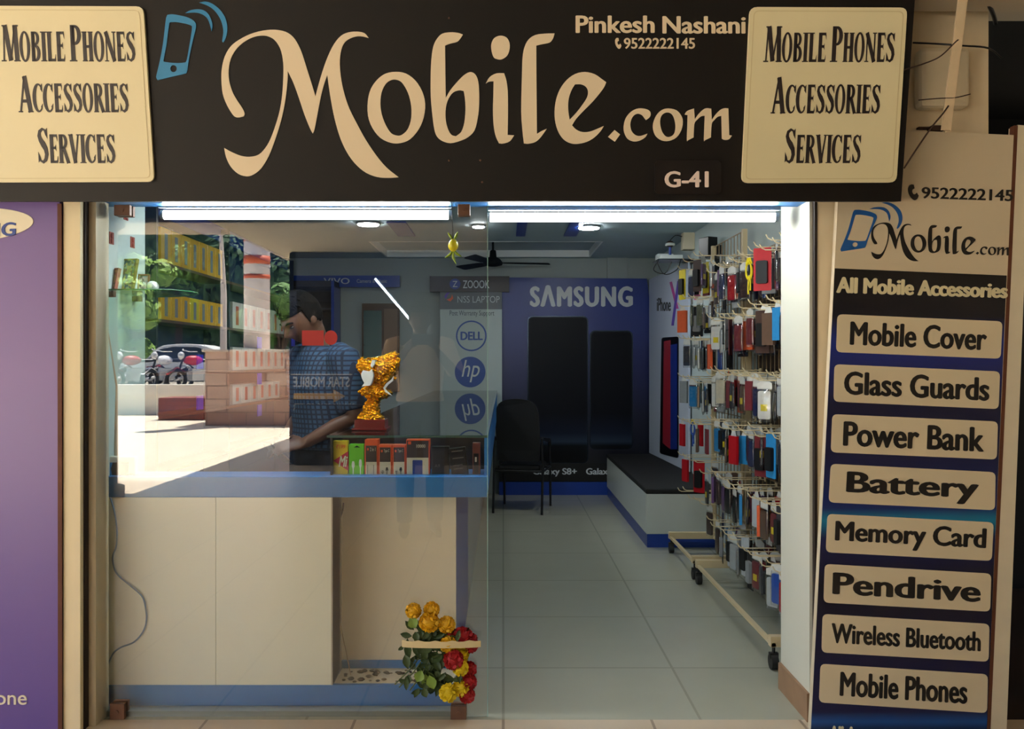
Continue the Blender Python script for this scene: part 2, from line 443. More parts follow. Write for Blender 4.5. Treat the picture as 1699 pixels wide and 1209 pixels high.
# ---------------------------------------------------------------- the glass pane
gx0, gx1 = P(161,0,G).x, P(808.5,0,G).x
win = bpy.data.objects.new('window_1', MB().box(gx0, gx1, G, G+0.010, 0.004, 2.10).mesh('window_1'))
COL.objects.link(win); win.data.materials.append(m_glass); win['kind'] = 'structure'
m_edge = mat('glass_edge', (150,190,180), 0.1, var=0.02)
put('glass_edge', MB().box(gx1, gx1+0.0025, G, G+0.010, 0.004, 2.10), m_edge, win)
for px, py, w, h in ((198,1179,12,15), (761,1184,13,16), (206,350,13,9), (770,349,10,9)):
    p = P(px, py, G); k = G/F
    z0 = max(0.0, p.z-h*k); z1 = min(2.10, p.z+h*k)
    mb = MB().box(p.x-w*k, p.x+w*k, G-0.022, G-0.0005, z0, z1).box(p.x-w*k, p.x+w*k, G+0.0105, G+0.03, z0, z1)
    mb.cyl((p.x, G-0.028, (z0+z1)/2), (p.x, G-0.022, (z0+z1)/2), 0.008, 10)
    put('clamp', mb, m_brown, win, bevel=0.002)
# ================================================================ SIGNS OUTSIDE
# main sign board: leans out towards the street at its top
d0, d1 = 3.20, 3.09
zb, zt = H+(CY-334)*d0/F, H+CY*d1/F
nrm = Vector((0, -(zt-zb), (d1-d0)))      # outward and slightly down
SP = Plane((0, d0, zb), nrm)
m_sign = mat('sign_black', (17,14,13), 0.55, var=0.3, scale=1.5, spec=0.3)
m_letter = mat('vinyl_cream', (224,208,180), 0.5, var=0.04, scale=3)
m_plate = mat('plate_cream', (224,215,178), 0.45, var=0.05, scale=3)
m_ink = mat('ink_dark', (40,32,34), 0.5, var=0.1)
m_logo = mat('vinyl_blue', (32,128,182), 0.45, var=0.04)
sign = thing('shop_sign', SP.at(750, 334), 'long black shop sign board above the opening with big cream script lettering', 'sign')
# board: front face on SP, 60 mm deep box, from beyond the left of the frame up above it
def slab(plane, x0, x1, y0, y1, depth, base=0.0):
    q = [plane.at(x0,y0,base), plane.at(x1,y0,base), plane.at(x1,y1,base), plane.at(x0,y1,base)]
    b = [p-plane.n*depth for p in q]
    return MB().add(q+b, [(0,3,2,1),(4,5,6,7),(0,1,5,4),(1,2,6,5),(2,3,7,6),(3,0,4,7)])
tl, br_ = SP.at(-190, -75), SP.at(1495, 334)
q = [SP.at(-210,-75), SP.at(1523,-75), SP.at(1495,334), SP.at(-210,334)]
put('board', MB().add(q+[p-SP.n*0.06 for p in q], [(0,3,2,1),(4,5,6,7),(0,1,5,4),(1,2,6,5),(2,3,7,6),(3,0,4,7)]), m_sign, sign)
def cr(pts, ox, oy, k): return [(ox+x/k, oy+y/k) for x, y in pts]
A = lambda pts: smooth_poly(cr(pts, 360, 40, 4.476))
B = lambda pts: smooth_poly(cr(pts, 600, 40, 4.476))
C = lambda pts: smooth_poly(cr(pts, 900, 100, 4.997))
D = lambda pts: smooth_poly(cr(pts, 240, 0, 8.6375))
LOGO_WORD = {
 'M': [A([(165,693),(135,688),(110,660),(75,600),(45,520),(35,420),(38,330),(60,240),(105,165),(170,115),(250,75),(340,50),(430,43),(510,58),(565,95),(605,155),(635,225),(665,320),(700,430),(733,538),(750,470),(785,350),(825,240),(870,150),(920,90),(975,63),(1040,57),(1095,68),(1128,104),(1080,92),(1030,93),(975,115),(940,150),(920,210),(913,300),(925,420),(950,530),(985,630),(1040,740),(1100,850),(1180,970),(1260,1065),(1350,1137),(1270,1142),(1190,1135),(1110,1105),(1040,1050),(980,975),(930,880),(895,780),(865,660),(840,520),(820,378),(795,450),(770,550),(745,680),(725,780),(712,812),(690,770),(650,670),(610,550),(570,440),(527,350),(525,420),(515,520),(495,640),(465,760),(425,880),(385,980),(330,1070),(270,1118),(220,1130),(160,1112),(105,1060),(70,990),(55,920),(110,950),(180,978),(245,985),(310,970),(360,920),(400,850),(440,740),(470,630),(488,500),(495,350),(490,260),(470,180),(430,120),(385,93),(340,86),(280,95),(215,125),(150,180),(105,255),(88,340),(92,420),(115,500),(150,565),(190,625),(207,665),(200,685)])],
 'o': [B([(255,355),(330,368),(400,420),(450,500),(472,590),(462,690),(425,780),(360,855),(290,883),(220,882),(140,845),(80,770),(48,680),(47,570),(70,480),(120,410),(180,368)]),
       B([(250,412),(295,430),(335,490),(360,560),(371,640),(365,720),(340,785),(300,822),(265,828),(220,810),(180,750),(150,670),(140,590),(148,510),(175,450),(210,420)])],
 'b': [B([(752,78),(735,105),(710,132),(660,145),(620,160),(622,300),(625,548),(660,490),(710,430),(760,380),(805,357),(840,370),(862,410),(872,480),(873,600),(862,700),(838,790),(790,840),(730,868),(660,884),(600,868),(560,835),(540,780),(525,670),(514,540),(513,400),(518,270),(532,170),(560,110),(600,72),(660,62),(715,66)]),
       B([(725,492),(758,497),(768,560),(771,640),(763,730),(740,800),(700,833),(665,820),(638,770),(624,700),(626,620),(645,555),(680,508)])],
 'i': [B([(1030,87),(1075,100),(1098,140),(1098,190),(1080,235),(1040,262),(1005,260),(980,245),(965,200),(963,150),(985,105)]),
       B([(1058,365),(1075,420),(1085,500),(1087,650),(1084,823),(1133,826),(1100,870),(1050,887),(1020,885),(995,830),(980,750),(975,640),(978,530),(980,425),(945,428),(922,442),(950,395),(1000,367)])],
 'l': [B([(1433,70),(1420,110),(1395,138),(1340,150),(1297,160),(1298,400),(1302,815),(1335,795),(1375,777),(1330,840),(1290,875),(1240,888),(1205,886),(1195,800),(1185,650),(1190,400),(1195,250),(1210,170),(1240,115),(1290,82),(1360,72)])],
 'e': [C([(528,183),(510,225),(470,280),(410,350),(340,420),(280,485),(245,540),(280,575),(330,595),(390,592),(450,570),(508,545),(480,590),(430,640),(370,675),(300,692),(240,690),(180,660),(135,600),(108,520),(100,430),(112,330),(145,240),(200,165),(270,115),(350,98),(430,115),(490,155)]),
       C([(270,200),(320,200),(360,220),(378,260),(368,310),(330,370),(280,435),(225,493),(215,430),(213,360),(222,300),(245,240)])],
 'dot_com': [C([(597,578),(643,615),(600,675),(543,635)]),
       C([(895,435),(890,470),(858,496),(845,480),(825,455),(790,443),(755,460),(733,500),(728,545),(740,590),(770,620),(810,628),(870,608),(850,640),(800,668),(750,672),(705,650),(678,600),(673,545),(690,480),(730,430),(780,403),(830,400),(875,412)]),
       C([(1045,400),(1110,415),(1150,460),(1163,510),(1150,580),(1110,640),(1050,668),(990,665),(940,630),(917,575),(918,520),(945,455),(990,412)]),
       C([(1040,432),(1075,450),(1095,495),(1102,555),(1090,610),(1055,635),(1020,630),(990,590),(975,530),(978,480),(1000,445)]),
       C([(1255,400),(1262,490),(1290,450),(1330,410),(1360,398),(1398,402),(1403,495),(1435,450),(1475,410),(1510,398),(1540,400),(1547,620),(1570,625),(1545,655),(1510,660),(1487,650),(1483,460),(1450,470),(1420,500),(1402,530),(1395,640),(1345,664),(1338,655),(1345,460),(1315,465),(1280,495),(1258,530),(1252,640),(1205,664),(1197,655),(1203,455),(1178,450),(1200,420)])],
}
LOGO_PHONE = [D([(330,215),(400,207),(500,222),(600,245),(680,280),(725,320),(740,370),(730,440),(700,560),(660,740),(630,900),(610,1030),(570,1060),(400,1100),(190,1150),(170,1110),(180,1050),(225,860),(265,640),(290,440),(310,270)]),
       D([(370,322),(450,318),(560,335),(650,358),(683,380),(675,470),(640,680),(610,850),(590,895),(500,905),(380,900),(280,885),(275,860),(310,680),(335,500),(355,350)]),
       D(circ(418,985,46,50,12))]
LOGO_WAVES = [D([(585,190),(660,150),(760,135),(850,150),(920,210),(965,310),(975,380),(962,450),(945,380),(910,280),(850,220),(780,190),(700,182)]),
       D([(785,40),(880,25),(980,60),(1080,140),(1150,240),(1185,360),(1185,470),(1160,560),(1130,610),(1115,590),(1130,470),(1120,370),(1080,260),(1000,150),(900,80)])]
HANDSET = smooth_poly([(0.30,0.0),(0.55,0.02),(0.62,0.25),(0.42,0.34),(0.40,0.48),(0.52,0.62),(0.68,0.62),(0.82,0.52),(1.0,0.72),(0.86,0.92),(0.62,1.0),(0.34,0.86),(0.12,0.60),(0.04,0.30),(0.12,0.10)])
word_polys = [p for k in LOGO_WORD for p in LOGO_WORD[k]]
sheet('lettering', SP, word_polys, m_letter, sign, 0.003)
sheet('phone_logo', SP, LOGO_PHONE+LOGO_WAVES, m_logo, sign, 0.003)
word('owner_lettering', SP, 'Pinkesh', (955,26,1086,55), m_letter, sign, bold=0.028)
word('owner_lettering', SP, 'Nashani', (1099,27,1237,56), m_letter, sign, bold=0.028)
word('number_lettering', SP, '9522222145', (1035,63,1153,81), m_letter, sign, bold=0.02)
def handset(plane, x0, y0, x1, y1, m, parent, name='handset_mark'):
    return sheet(name, plane, [[(x0+(x1-x0)*u, y0+(y1-y0)*w) for u, w in HANDSET]], m, parent, 0.002)
handset(SP, 1020, 63, 1031, 81, m_letter, sign)
pl = sheet('number_plate', SP, [rrect(1086,266,1196,322,8)], mat('plate_black', (26,22,22), 0.35, var=0.1), sign, 0.006)
word('plate_lettering', SP, 'G-41', (1102,284,1175,311), mat('vinyl_pink', (236,220,214), 0.5), pl, base=0.006, bold=0.03)
# stains and screws along the board are in the paint: fixing screws as small parts
for x, y in ((745,266), (797,266), (800,302), (1490,236), (1496,117), (745,30)):
    put('screw', MB().ball(SP.at(x, y, 0.001), 0.004, 0.004, 0.004, 8, 6), m_brown, sign)

# --- small-cap serif lettering for the two cream plates, drawn as strokes
def rib(pts, ws):
    """ribbon of changing width along pts -> polygon"""
    L, Rr = [], []
    n = len(pts)
    for i, p in enumerate(pts):
        a = Vector(pts[max(i-1,0)]); b = Vector(pts[min(i+1,n-1)]); t = (b-a).normalized(); nn = Vector((-t.y, t.x))
        w = ws[i]/2 if isinstance(ws, (list, tuple)) else ws/2
        L.append((p[0]+nn.x*w, p[1]+nn.y*w)); Rr.append((p[0]-nn.x*w, p[1]-nn.y*w))
    return L+Rr[::-1]
T_, t_ = 0.17, 0.06          # thick and thin strokes, letter height 1
def arc(cx, cy, rx, ry, a0, a1, n=14): return [(cx+rx*math.cos(math.radians(a0+(a1-a0)*k/n)), cy+ry*math.sin(math.radians(a0+(a1-a0)*k/n))) for k in range(n+1)]
def st(x): return [(x-T_/2,0),(x+T_/2,0),(x+T_/2,1),(x-T_/2,1)]
def sf(x, y, w=0.15): return [(x-w,y),(x+w,y),(x+w,y+0.035 if y < .5 else y-0.035),(x-w,y+0.035 if y < .5 else y-0.035)]
def bar(x0, x1, y, tip=0):
    h = 0.045
    return [(x0,y-h),(x1,y-h),(x1+0.01,y+h),(x0,y+h)]
def tip(x, y, up): return [(x-0.03,y),(x+0.02,y+up*0.16),(x+0.02,y-up*0.02),(x-0.05,y-up*0.02)]
def glyph(ch):
    """(advance, list of separate solid polygons, list of (outer, hole))"""
    S, HO = [], []
    if ch == 'I': return 0.26, [st(0.13), sf(0.13,0), sf(0.13,1)], HO
    if ch == 'L': return 0.46, [st(0.15), sf(0.15,1), bar(0.1,0.44,0.045), tip(0.42,0.08,1)], HO
    if ch == 'E': return 0.48, [st(0.15), bar(0.1,0.42,0.045), bar(0.1,0.42,0.955), bar(0.1,0.34,0.53), tip(0.42,0.08,1), tip(0.42,0.92,-1), tip(0.34,0.53,.7), tip(0.34,0.53,-.7)], HO
    if ch == 'H': return 0.56, [st(0.13), st(0.43), bar(0.13,0.43,0.5), sf(0.13,0,.12), sf(0.13,1,.12), sf(0.43,0,.12), sf(0.43,1,.12)], HO
    if ch == 'N': return 0.56, [rib([(0.09,0),(0.09,1)],t_), rib([(0.07,1),(0.47,0)],T_), rib([(0.47,0),(0.47,1)],t_), sf(0.09,0,.1), sf(0.47,1,.1)], HO
    if ch == 'M': return 0.72, [rib([(0.08,0),(0.13,1)],t_), rib([(0.16,1),(0.36,0.02)],T_), rib([(0.36,0.02),(0.56,1)],t_), rib([(0.56,1),(0.62,0)],T_), sf(0.08,0,.1), sf(0.62,0,.13), sf(0.12,1,.08), sf(0.6,1,.1)], HO
    if ch == 'A': return 0.58, [rib([(0.27,1.03),(0.07,0)],t_*1.2), rib([(0.27,1.03),(0.48,0)],T_), bar(0.14,0.42,0.32), sf(0.07,0,.09), sf(0.48,0,.11)], HO
    if ch == 'V': return 0.54, [rib([(0.08,1),(0.28,0)],T_), rib([(0.28,0),(0.46,1)],t_*1.2), sf(0.08,1,.11), sf(0.46,1,.09)], HO
    if ch == 'O': HO.append((arc(0.27,0.5,0.26,0.52,0,360,26)[:-1], arc(0.27,0.5,0.12,0.45,0,360,26)[:-1])); return 0.56, S, HO
    if ch == 'P': HO.append((arc(0.24,0.73,0.23,0.27,-90,90)+[(0.1,1),(0.1,0.46)], arc(0.22,0.73,0.10,0.20,-90,90)+[(0.2,0.93),(0.2,0.53)])); return 0.5, [st(0.13), sf(0.13,0)], HO
    if ch == 'R': HO.append((arc(0.24,0.75,0.21,0.25,-90,90)+[(0.1,1),(0.1,0.5)], arc(0.22,0.75,0.09,0.18,-90,90)+[(0.2,0.93),(0.2,0.57)])); return 0.54, [st(0.13), sf(0.13,0,.12), rib([(0.26,0.54),(0.47,0)],T_*0.85), sf(0.47,0,.08)], HO
    if ch == 'B':
        HO.append((arc(0.24,0.77,0.19,0.23,-90,90)+[(0.1,1),(0.1,0.54)], arc(0.22,0.77,0.08,0.16,-90,90)+[(0.2,0.93),(0.2,0.61)]))
        HO.append((arc(0.24,0.28,0.23,0.28,-90,90)+[(0.1,0.56),(0.1,0)], arc(0.22,0.28,0.10,0.20,-90,90)+[(0.2,0.48),(0.2,0.08)]))
        return 0.52, [st(0.13)], HO
    if ch == 'C':
        p = arc(0.30,0.5,0.22,0.47,50,310,22); w = [t_+(T_-t_)*max(0,-math.cos(math.radians(50+260*k/22)))**1 for k in range(23)]
        return 0.52, [rib(p,w), [(0.40,0.80),(0.49,0.70),(0.49,1.0),(0.42,0.92)], [(0.40,0.2),(0.49,0.3),(0.47,0.14),(0.42,0.1)]], HO
    if ch == 'S':
        p = [(0.40,0.80),(0.34,0.94),(0.25,0.97),(0.14,0.90),(0.11,0.78),(0.16,0.66),(0.26,0.54),(0.36,0.40),(0.39,0.25),(0.34,0.10),(0.24,0.03),(0.14,0.07),(0.09,0.2)]
        w = [t_,t_,.08,.11,.13,.15,T_*1.1,.16,.14,.12,.09,t_,t_]
        return 0.48, [rib(p,w), [(0.36,0.82),(0.44,0.70),(0.44,1.0),(0.38,0.95)], [(0.05,0.02),(0.12,0.08),(0.12,0.2),(0.05,0.32)]], HO
    return 0.2, S, HO
def smallcaps(name, plane, text, quad, m, parent, base=0.0):
    polys = []; x = 0.0
    for wd in text.split(' '):
        for k, ch in enumerate(wd):
            sc = 1.0 if k == 0 else 0.82
            adv, solids, ho = glyph(ch)
            for p in solids: polys.append(([[(x+a*sc, b*sc) for a, b in p]]))
            for o, h in ho: polys.append([[(x+a*sc, b*sc) for a, b in o], [(x+a*sc, b*sc) for a, b in h]])
            x += adv*sc
        x += 0.18
    X = [a for g in polys for p in g for a, b in p]; x0, x1 = min(X), max(X)
    tl, tr, br, bl = [Vector(v) for v in quad]
    mb = MB()
    for g in polys:
        vs, fs = outline2d(g); pts = []
        for a, b, t in vs:
            u, w = (a-x0)/(x1-x0), 1-b
            p = tl*(1-u)*(1-w)+tr*u*(1-w)+br*u*w+bl*(1-u)*w
            pts.append(plane.at(p.x, p.y, base+(0.0015 if t else 0)))
        mb.add(pts, fs)
    return put(name, mb, m, parent)
def plate(pxs, lines, sk, label):
    r = thing('information_plate', SP.at(sum(p[0] for p in pxs)/4, pxs[2][1]), label, 'sign', 'cream plates on the black sign')
    sheet('panel', SP, [rquad(pxs, 12)], m_plate, r, 0.012, 0.0005)
    ins = [(pxs[0][0]+6, pxs[0][1]+6), (pxs[1][0]-6, pxs[1][1]+6), (pxs[2][0]-6, pxs[2][1]-6), (pxs[3][0]+6, pxs[3][1]-6)]
    ins2 = [(pxs[0][0]+7.2, pxs[0][1]+7.2), (pxs[1][0]-7.2, pxs[1][1]+7.2), (pxs[2][0]-7.2, pxs[2][1]-7.2), (pxs[3][0]+7.2, pxs[3][1]-7.2)]
    sheet('border', SP, [rquad(ins, 9), rquad(ins2, 8)], mat('border_line', (206,192,150), 0.5), r, 0.0008, 0.0125)
    for t, (x0, y0, x1, y1) in lines:
        s = sk*(y1-y0)
        smallcaps('lettering', SP, t, [(x0+s/2,y0),(x1+s/2,y0),(x1-s/2,y1),(x0-s/2,y1)], m_ink, r, 0.0125)
plate([(-20,11),(240,12),(258,302),(-8,303)], [('MOBILE PHONES',(5,43,226,103)),('ACCESSORIES',(33,129,215,187)),('SERVICES',(66,213,193,271))], -0.05, 'cream rounded plate on the black sign at its left end beside the blue phone mark')
plate([(1243,13),(1503,14),(1485,303),(1229,304)], [('MOBILE PHONES',(1266,45,1482,104)),('ACCESSORIES',(1278,131,1458,189)),('SERVICES',(1301,214,1426,271))], 0.05, 'cream rounded plate on the black sign at its right end beside the dot com lettering')

# --- list board on the right pillar, hung slightly askew
LD = 3.33
LP = front(LD)
Lroot = thing('list_sign', P(1530, 1205, LD), 'tall board on the right pillar listing phone accessories on cream strips', 'sign')
m_boardtop = mat('board_cream', (212,198,172), 0.45, var=0.05, scale=2)
def lquad(y0, y1):       # left / right edge of the askew board at heights y
    l = lambda y: 1390-(y-340)*45/869.0; r = lambda y: 1683-(y-225)*43/984.0
    return l, r
lx, rx = lquad(0, 0)
whole = [(lx(217),211),(rx(225),224),(rx(1320),1322),(lx(1300),1302)]
vs = [LP.at(x, y) for x, y in whole]
put('board', MB().add(vs+[v+Vector((0,0.03,0)) for v in vs], [(0,3,2,1),(4,5,6,7),(0,1,5,4),(1,2,6,5),(2,3,7,6),(3,0,4,7)]), m_boardtop, Lroot)
bm = ramp_mat('board_navy', 'Z', [(0.0,(8,12,40)),(0.035,(8,12,44)),(0.055,(20,84,160)),(0.075,(14,20,72)),(0.22,(12,16,56)),(0.34,(10,10,30)),(0.44,(16,26,84)),(0.475,(18,130,170)),(0.50,(16,40,110)),(0.62,(13,19,66)),(0.72,(12,17,58)),(0.85,(26,46,140)),(0.90,(12,14,30)),(1.0,(12,12,16))], 0.4, lo=P(0,1240,LD).z-P(0,1205,LD).z, hi=P(0,447,LD).z-P(0,1205,LD).z)
sheet('navy_panel', LP, [[(lx(445)+0.5,445),(rx(456)-3,457),(rx(1320)-3,1318),(lx(1300)+0.5,1300)]], bm, Lroot, 0.0015)
# metal edge of the board on its right
vs = [LP.at(x, y) for x, y in ((rx(208)-1,206),(rx(208)+13,209),(rx(1215)+24,1322),(rx(1322)-1,1322))]
vs2 = [LP.at(x, y) for x, y in ((rx(208)+5,207),(rx(208)+26,209),(rx(1215)+26,1322),(rx(1322)+3,1322))]
put('edge_strip', MB().add(vs2+[v+Vector((0,0.06,0)) for v in vs2], [(0,3,2,1),(4,5,6,7),(0,1,5,4),(1,2,6,5),(2,3,7,6),(3,0,4,7)]), mat('edge_cream', (224,214,190), 0.5, var=0.1, scale=8), Lroot)
vs3 = [LP.at(x, y, 0.001) for x, y in ((rx(208)-1,208),(rx(208)+5,208),(rx(1322)+3,1322),(rx(1322)-3,1322))]
put('edge_rust', MB().add(vs3+[v+Vector((0,0.03,0)) for v in vs3], [(0,3,2,1),(4,5,6,7),(0,1,5,4),(1,2,6,5),(2,3,7,6),(3,0,4,7)]), mat('rusty_edge', (96,52,32), 0.7, var=0.3, scale=14), Lroot)
m_strip = mat('strip_cream', (222,208,178), 0.45, var=0.05, scale=3)
m_inkblk = mat('ink_black', (22,20,20), 0.5, var=0.1)
m_logo2 = mat('vinyl_blue_deep', (20,90,165), 0.45, var=0.04)
def remap(polys, box, quad):
    x0, y0, x1, y1 = box; tl, tr, br, bl = [Vector(v) for v in quad]; out = []
    for p in polys:
        q = []
        for x, y in p:
            u, w = (x-x0)/(x1-x0), (y-y0)/(y1-y0); a = tl*(1-u)*(1-w)+tr*u*(1-w)+br*u*w+bl*(1-u)*w
            q.append((a.x, a.y))
        out.append(q)
    return out
sheet('lettering', LP, remap(word_polys, (368,49,1214,295), [(1446,368),(1676,377),(1674,440),(1444,430)]), m_inkblk, Lroot, 0.0015)
sheet('phone_logo', LP, remap(LOGO_PHONE+LOGO_WAVES, (259.7,3,377.2,133), [(1404,334),(1501,336),(1488,420),(1394,417)]), m_logo2, Lroot, 0.0015)
word('number_lettering', LP, '9522222145', [(1529,310),(1681,315),(1680,334),(1529,329)], m_inkblk, Lroot, bold=0.02)
handset(LP, 1506, 306, 1524, 332, m_inkblk, Lroot)
word('heading_lettering', LP, 'All Mobile Accessories', [(1388,459),(1672,470),(1671,495),(1387,486)], m_plate, Lroot, base=0.0015, bold=0.05)
word('heading_lettering', LP, 'All A', [(1376,1203),(1420,1205),(1419,1232),(1375,1230)], m_plate, Lroot, base=0.0015, bold=0.05)
ITEMS = [('Mobile Cover',[(1389,521),(1662.6,533),(1659.5,595),(1386.7,584)],.08,.91,.17,.80),
 ('Glass Guards',[(1384,604),(1658.5,616),(1656,678.5),(1382.6,666)],.06,.94,.17,.80),
 ('Power Bank',[(1380.5,686.7),(1655,699),(1653,762),(1378,750)],.07,.92,.17,.82),
 ('Battery',[(1378,769),(1651,783),(1650,846),(1374.3,833)],.10,.90,.17,.88),
 ('Memory Card',[(1372.5,852),(1648,866),(1644.7,930),(1369.7,915.6)],.05,.96,.16,.84),
 ('Pendrive',[(1368,935),(1644,951),(1642,1014),(1366,999)],.05,.94,.20,.77),
 ('Wireless Bluetooth',[(1364.4,1017.8),(1641,1034.4),(1639.4,1097),(1362.6,1081.6)],.055,.95,.22,.74),
 ('Mobile Phones',[(1361,1100.4),(1638.3,1117.8),(1637,1182),(1358.3,1164.3)],.12,.88,.17,.80)]
for t, q, u0, u1, w0, w1 in ITEMS:
    s = sheet('item_strip', LP, [rquad(q, 9)], m_strip, Lroot, 0.002, 0.0015)
    Q = [Vector(v) for v in q]
    f = lambda u, w: tuple(Q[0]*(1-u)*(1-w)+Q[1]*u*(1-w)+Q[2]*u*w+Q[3]*(1-u)*w)
    word('lettering', LP, t, [f(u0,w0),f(u1,w0),f(u1,w1),f(u0,w1)], m_inkblk, s, base=0.0035, thick=0.0012, bold=0.035)

# --- the neighbour's purple board on the left
ND = 3.30
NP = front(ND)
Nroot = thing('neighbour_sign', P(-40, 1205, ND), 'tall purple sign board of the neighbouring shop at the left edge', 'sign')
put('board', MB().box(P(-330,0,ND).x, P(99,0,ND).x, ND, ND+0.05, 0.0, P(0,338,ND).z+0.25), ramp_mat('board_purple', 'Z', [(0.0,(104,84,160)),(0.25,(112,90,160)),(0.6,(126,100,164)),(1,(108,86,156))], 0.35, lo=0, hi=2.3), Nroot)  # purple varies in tone along the board's height
sheet('edge_strip', NP, [[(96,338),(103,338),(104,1215),(97,1215)]], mat('rusty_edge', (96,52,32)), Nroot, 0.004)
em = sheet('emblem', NP, [circ(-62,374,118,29,48,-0.06)], mat('vinyl_white', (240,232,206), 0.45), Nroot, 0.003)
word('lettering', NP, 'SΛMSUNG', [(-134,377),(28,367),(27,391),(-134,401)], m_bluedk, em, base=0.003, bold=0.03)
word('lettering', NP, 'phone', (-42,1145,45,1176), mat('vinyl_white', (240,232,206)), Nroot, bold=0.01)

# --- things at the top right of the pillar
put('junction_box', MB().box(P(1528,0,3.31).x, P(1611,0,3.31).x, 3.31, 3.38, P(0,177,3.31).z, P(0,77,3.31).z), mat('box_white', (222,210,184), 0.5, var=0.08), None, (0,0,0), 0.02,
    'white rounded box fixed high on the right pillar behind a steel strut', 'junction box')
a, b = P(1601, -30, 3.12), P(1569, 216, 3.20)
dv = (b-a).normalized(); sd = Vector((dv.z, 0, -dv.x))
vs = []
for p in (a, b):
    for u, w in ((-1,-1),(1,-1),(1,1),(-1,1)): vs.append(p+sd*0.017*u+Vector((0,0.004*w,0)))
mb = MB().add(vs, [(0,3,2,1),(4,5,6,7),(0,1,5,4),(1,2,6,5),(2,3,7,6),(3,0,4,7)])
vs = []
for p in (a, b):
    for u, w in ((-1.2,0),(-0.95,0),(-0.95,1),(-1.2,1)): vs.append(p+sd*0.017*u+Vector((0,0.035*w,0)))
mb.add(vs, [(0,3,2,1),(4,5,6,7),(0,1,5,4),(1,2,6,5),(2,3,7,6),(3,0,4,7)])
strut = put('steel_strut', mb, mat('strut_paint', (214,194,162), 0.6, var=0.2, scale=12), None, (0,0,0), 0, 'slanting cream painted steel angle strut in front of the white box', 'bracket')
def wire(pts, r, m, label, cat='wire', name='wire', group=None):
    q = []
    V2 = [Vector(p) for p in pts]
    for i in range(len(V2)-1):
        p0, p1, p2, p3 = V2[max(i-1,0)], V2[i], V2[i+1], V2[min(i+2,len(V2)-1)]
        for k in range(5):
            t = k/5; q.append(0.5*((2*p1)+(p2-p0)*t+(2*p0-5*p1+4*p2-p3)*t*t+(3*p1-p0-3*p2+p3)*t**3))
    q.append(V2[-1])
    return put(name, MB().tube(q, r, 6), m, None, tuple(V2[0]*0), 0, label, cat, group)
m_rust = mat('rusty_wire', (58,38,28), 0.8, var=0.2)
wire([P(1500,116,3.10), P(1540,103,3.10), P(1562,92,3.09), P(1585,70,3.09), P(1590,66,3.09)], 0.0025, m_rust, 'thin rusty wire tied from the sign end up to the steel strut', group='tie wires by the strut')
wire([P(1500,279,3.17), P(1522,245,3.17), P(1545,212,3.17), P(1563,190,3.17), P(1574,175,3.16)], 0.003, m_rust, 'rusty twisted wire slanting from the lower sign corner up to the strut foot', group='tie wires by the strut')
wire([P(1524,166,3.18), P(1560,163,3.18), P(1585,162,3.18), P(1610,156,3.19)], 0.002, m_rust, 'thin dark wire strung across the lower part of the white box', group='tie wires by the strut')
wire([P(1515,71,3.30), P(1560,73,3.20), P(1600,76,3.17), P(1640,80,3.18), P(1662,97,3.3)], 0.0035, m_black, 'black cable running level above the white box', 'cable', 'cable', 'tie wires by the strut')
wire([P(1618,-10,3.2), P(1638,6,3.25), P(1648,24,3.3), P(1652,40,3.36)], 0.008, m_black, 'thick black cable curving down beside the strut top', 'cable', 'cable', 'tie wires by the strut')
put('ledge_bracket', MB().box(P(1555,0,3.3).x, P(1575,0,3.3).x, 3.34, 3.38, P(0,212,3.3).z, P(0,203,3.3).z).box(P(1537,0,3.3).x, P(1556,0,3.3).x, 3.36, 3.38, P(0,206,3.3).z, P(0,203,3.3).z), m_rust, None, (0,0,0), 0, 'small rusty bracket under the lower end of the steel strut', 'bracket')
# ================================================================ INSIDE THE SHOP
# --- front counter with its niche
CF = 3.52
zt_, zb_ = P(0,790,CF).z, P(0,825,CF).z
zk = P(0,1136,CF).z
ctr = thing('counter', ((-1.65-0.22)/2, CF, 0), 'low white counter with blue ledge and blue plinth behind the glass', 'counter')
xa, xn0, xn1 = -1.655, P(552,0,CF).x, P(752,0,CF).x
put('ledge', MB().box(xa, -0.066, CF, CF+0.16, zb_, zt_), m_blue, ctr, bevel=0.004)
mid = P(358,0,CF).x
for x0, x1 in ((xa, mid-0.001), (mid+0.001, xn0)):
    put('front_panel', MB().box(x0, x1, CF, CF+0.16, zk, zb_), m_white, ctr, bevel=0.001)
put('plinth', MB().box(xa, xn1+0.0, CF, CF+0.02, 0, zk).box(xn0, xn1, CF+0.19, CF+0.2, zk, zk+0.035), m_blue, ctr, bevel=0.002)
put('niche', MB().box(xn0, xn1, CF+0.20, CF+0.22, 0, zb_).box(xn0, xn1, CF+0.02, CF+0.20, zk-0.02, zk-0.004), mat('niche_cream', (240,228,204), 0.3, var=0.04), ctr)
put('seam_strip', MB().box(xn0-0.006, xn0, CF-0.002, CF+0.2, zk, zb_), mat('seam_grey', (180,172,152), 0.4), ctr)
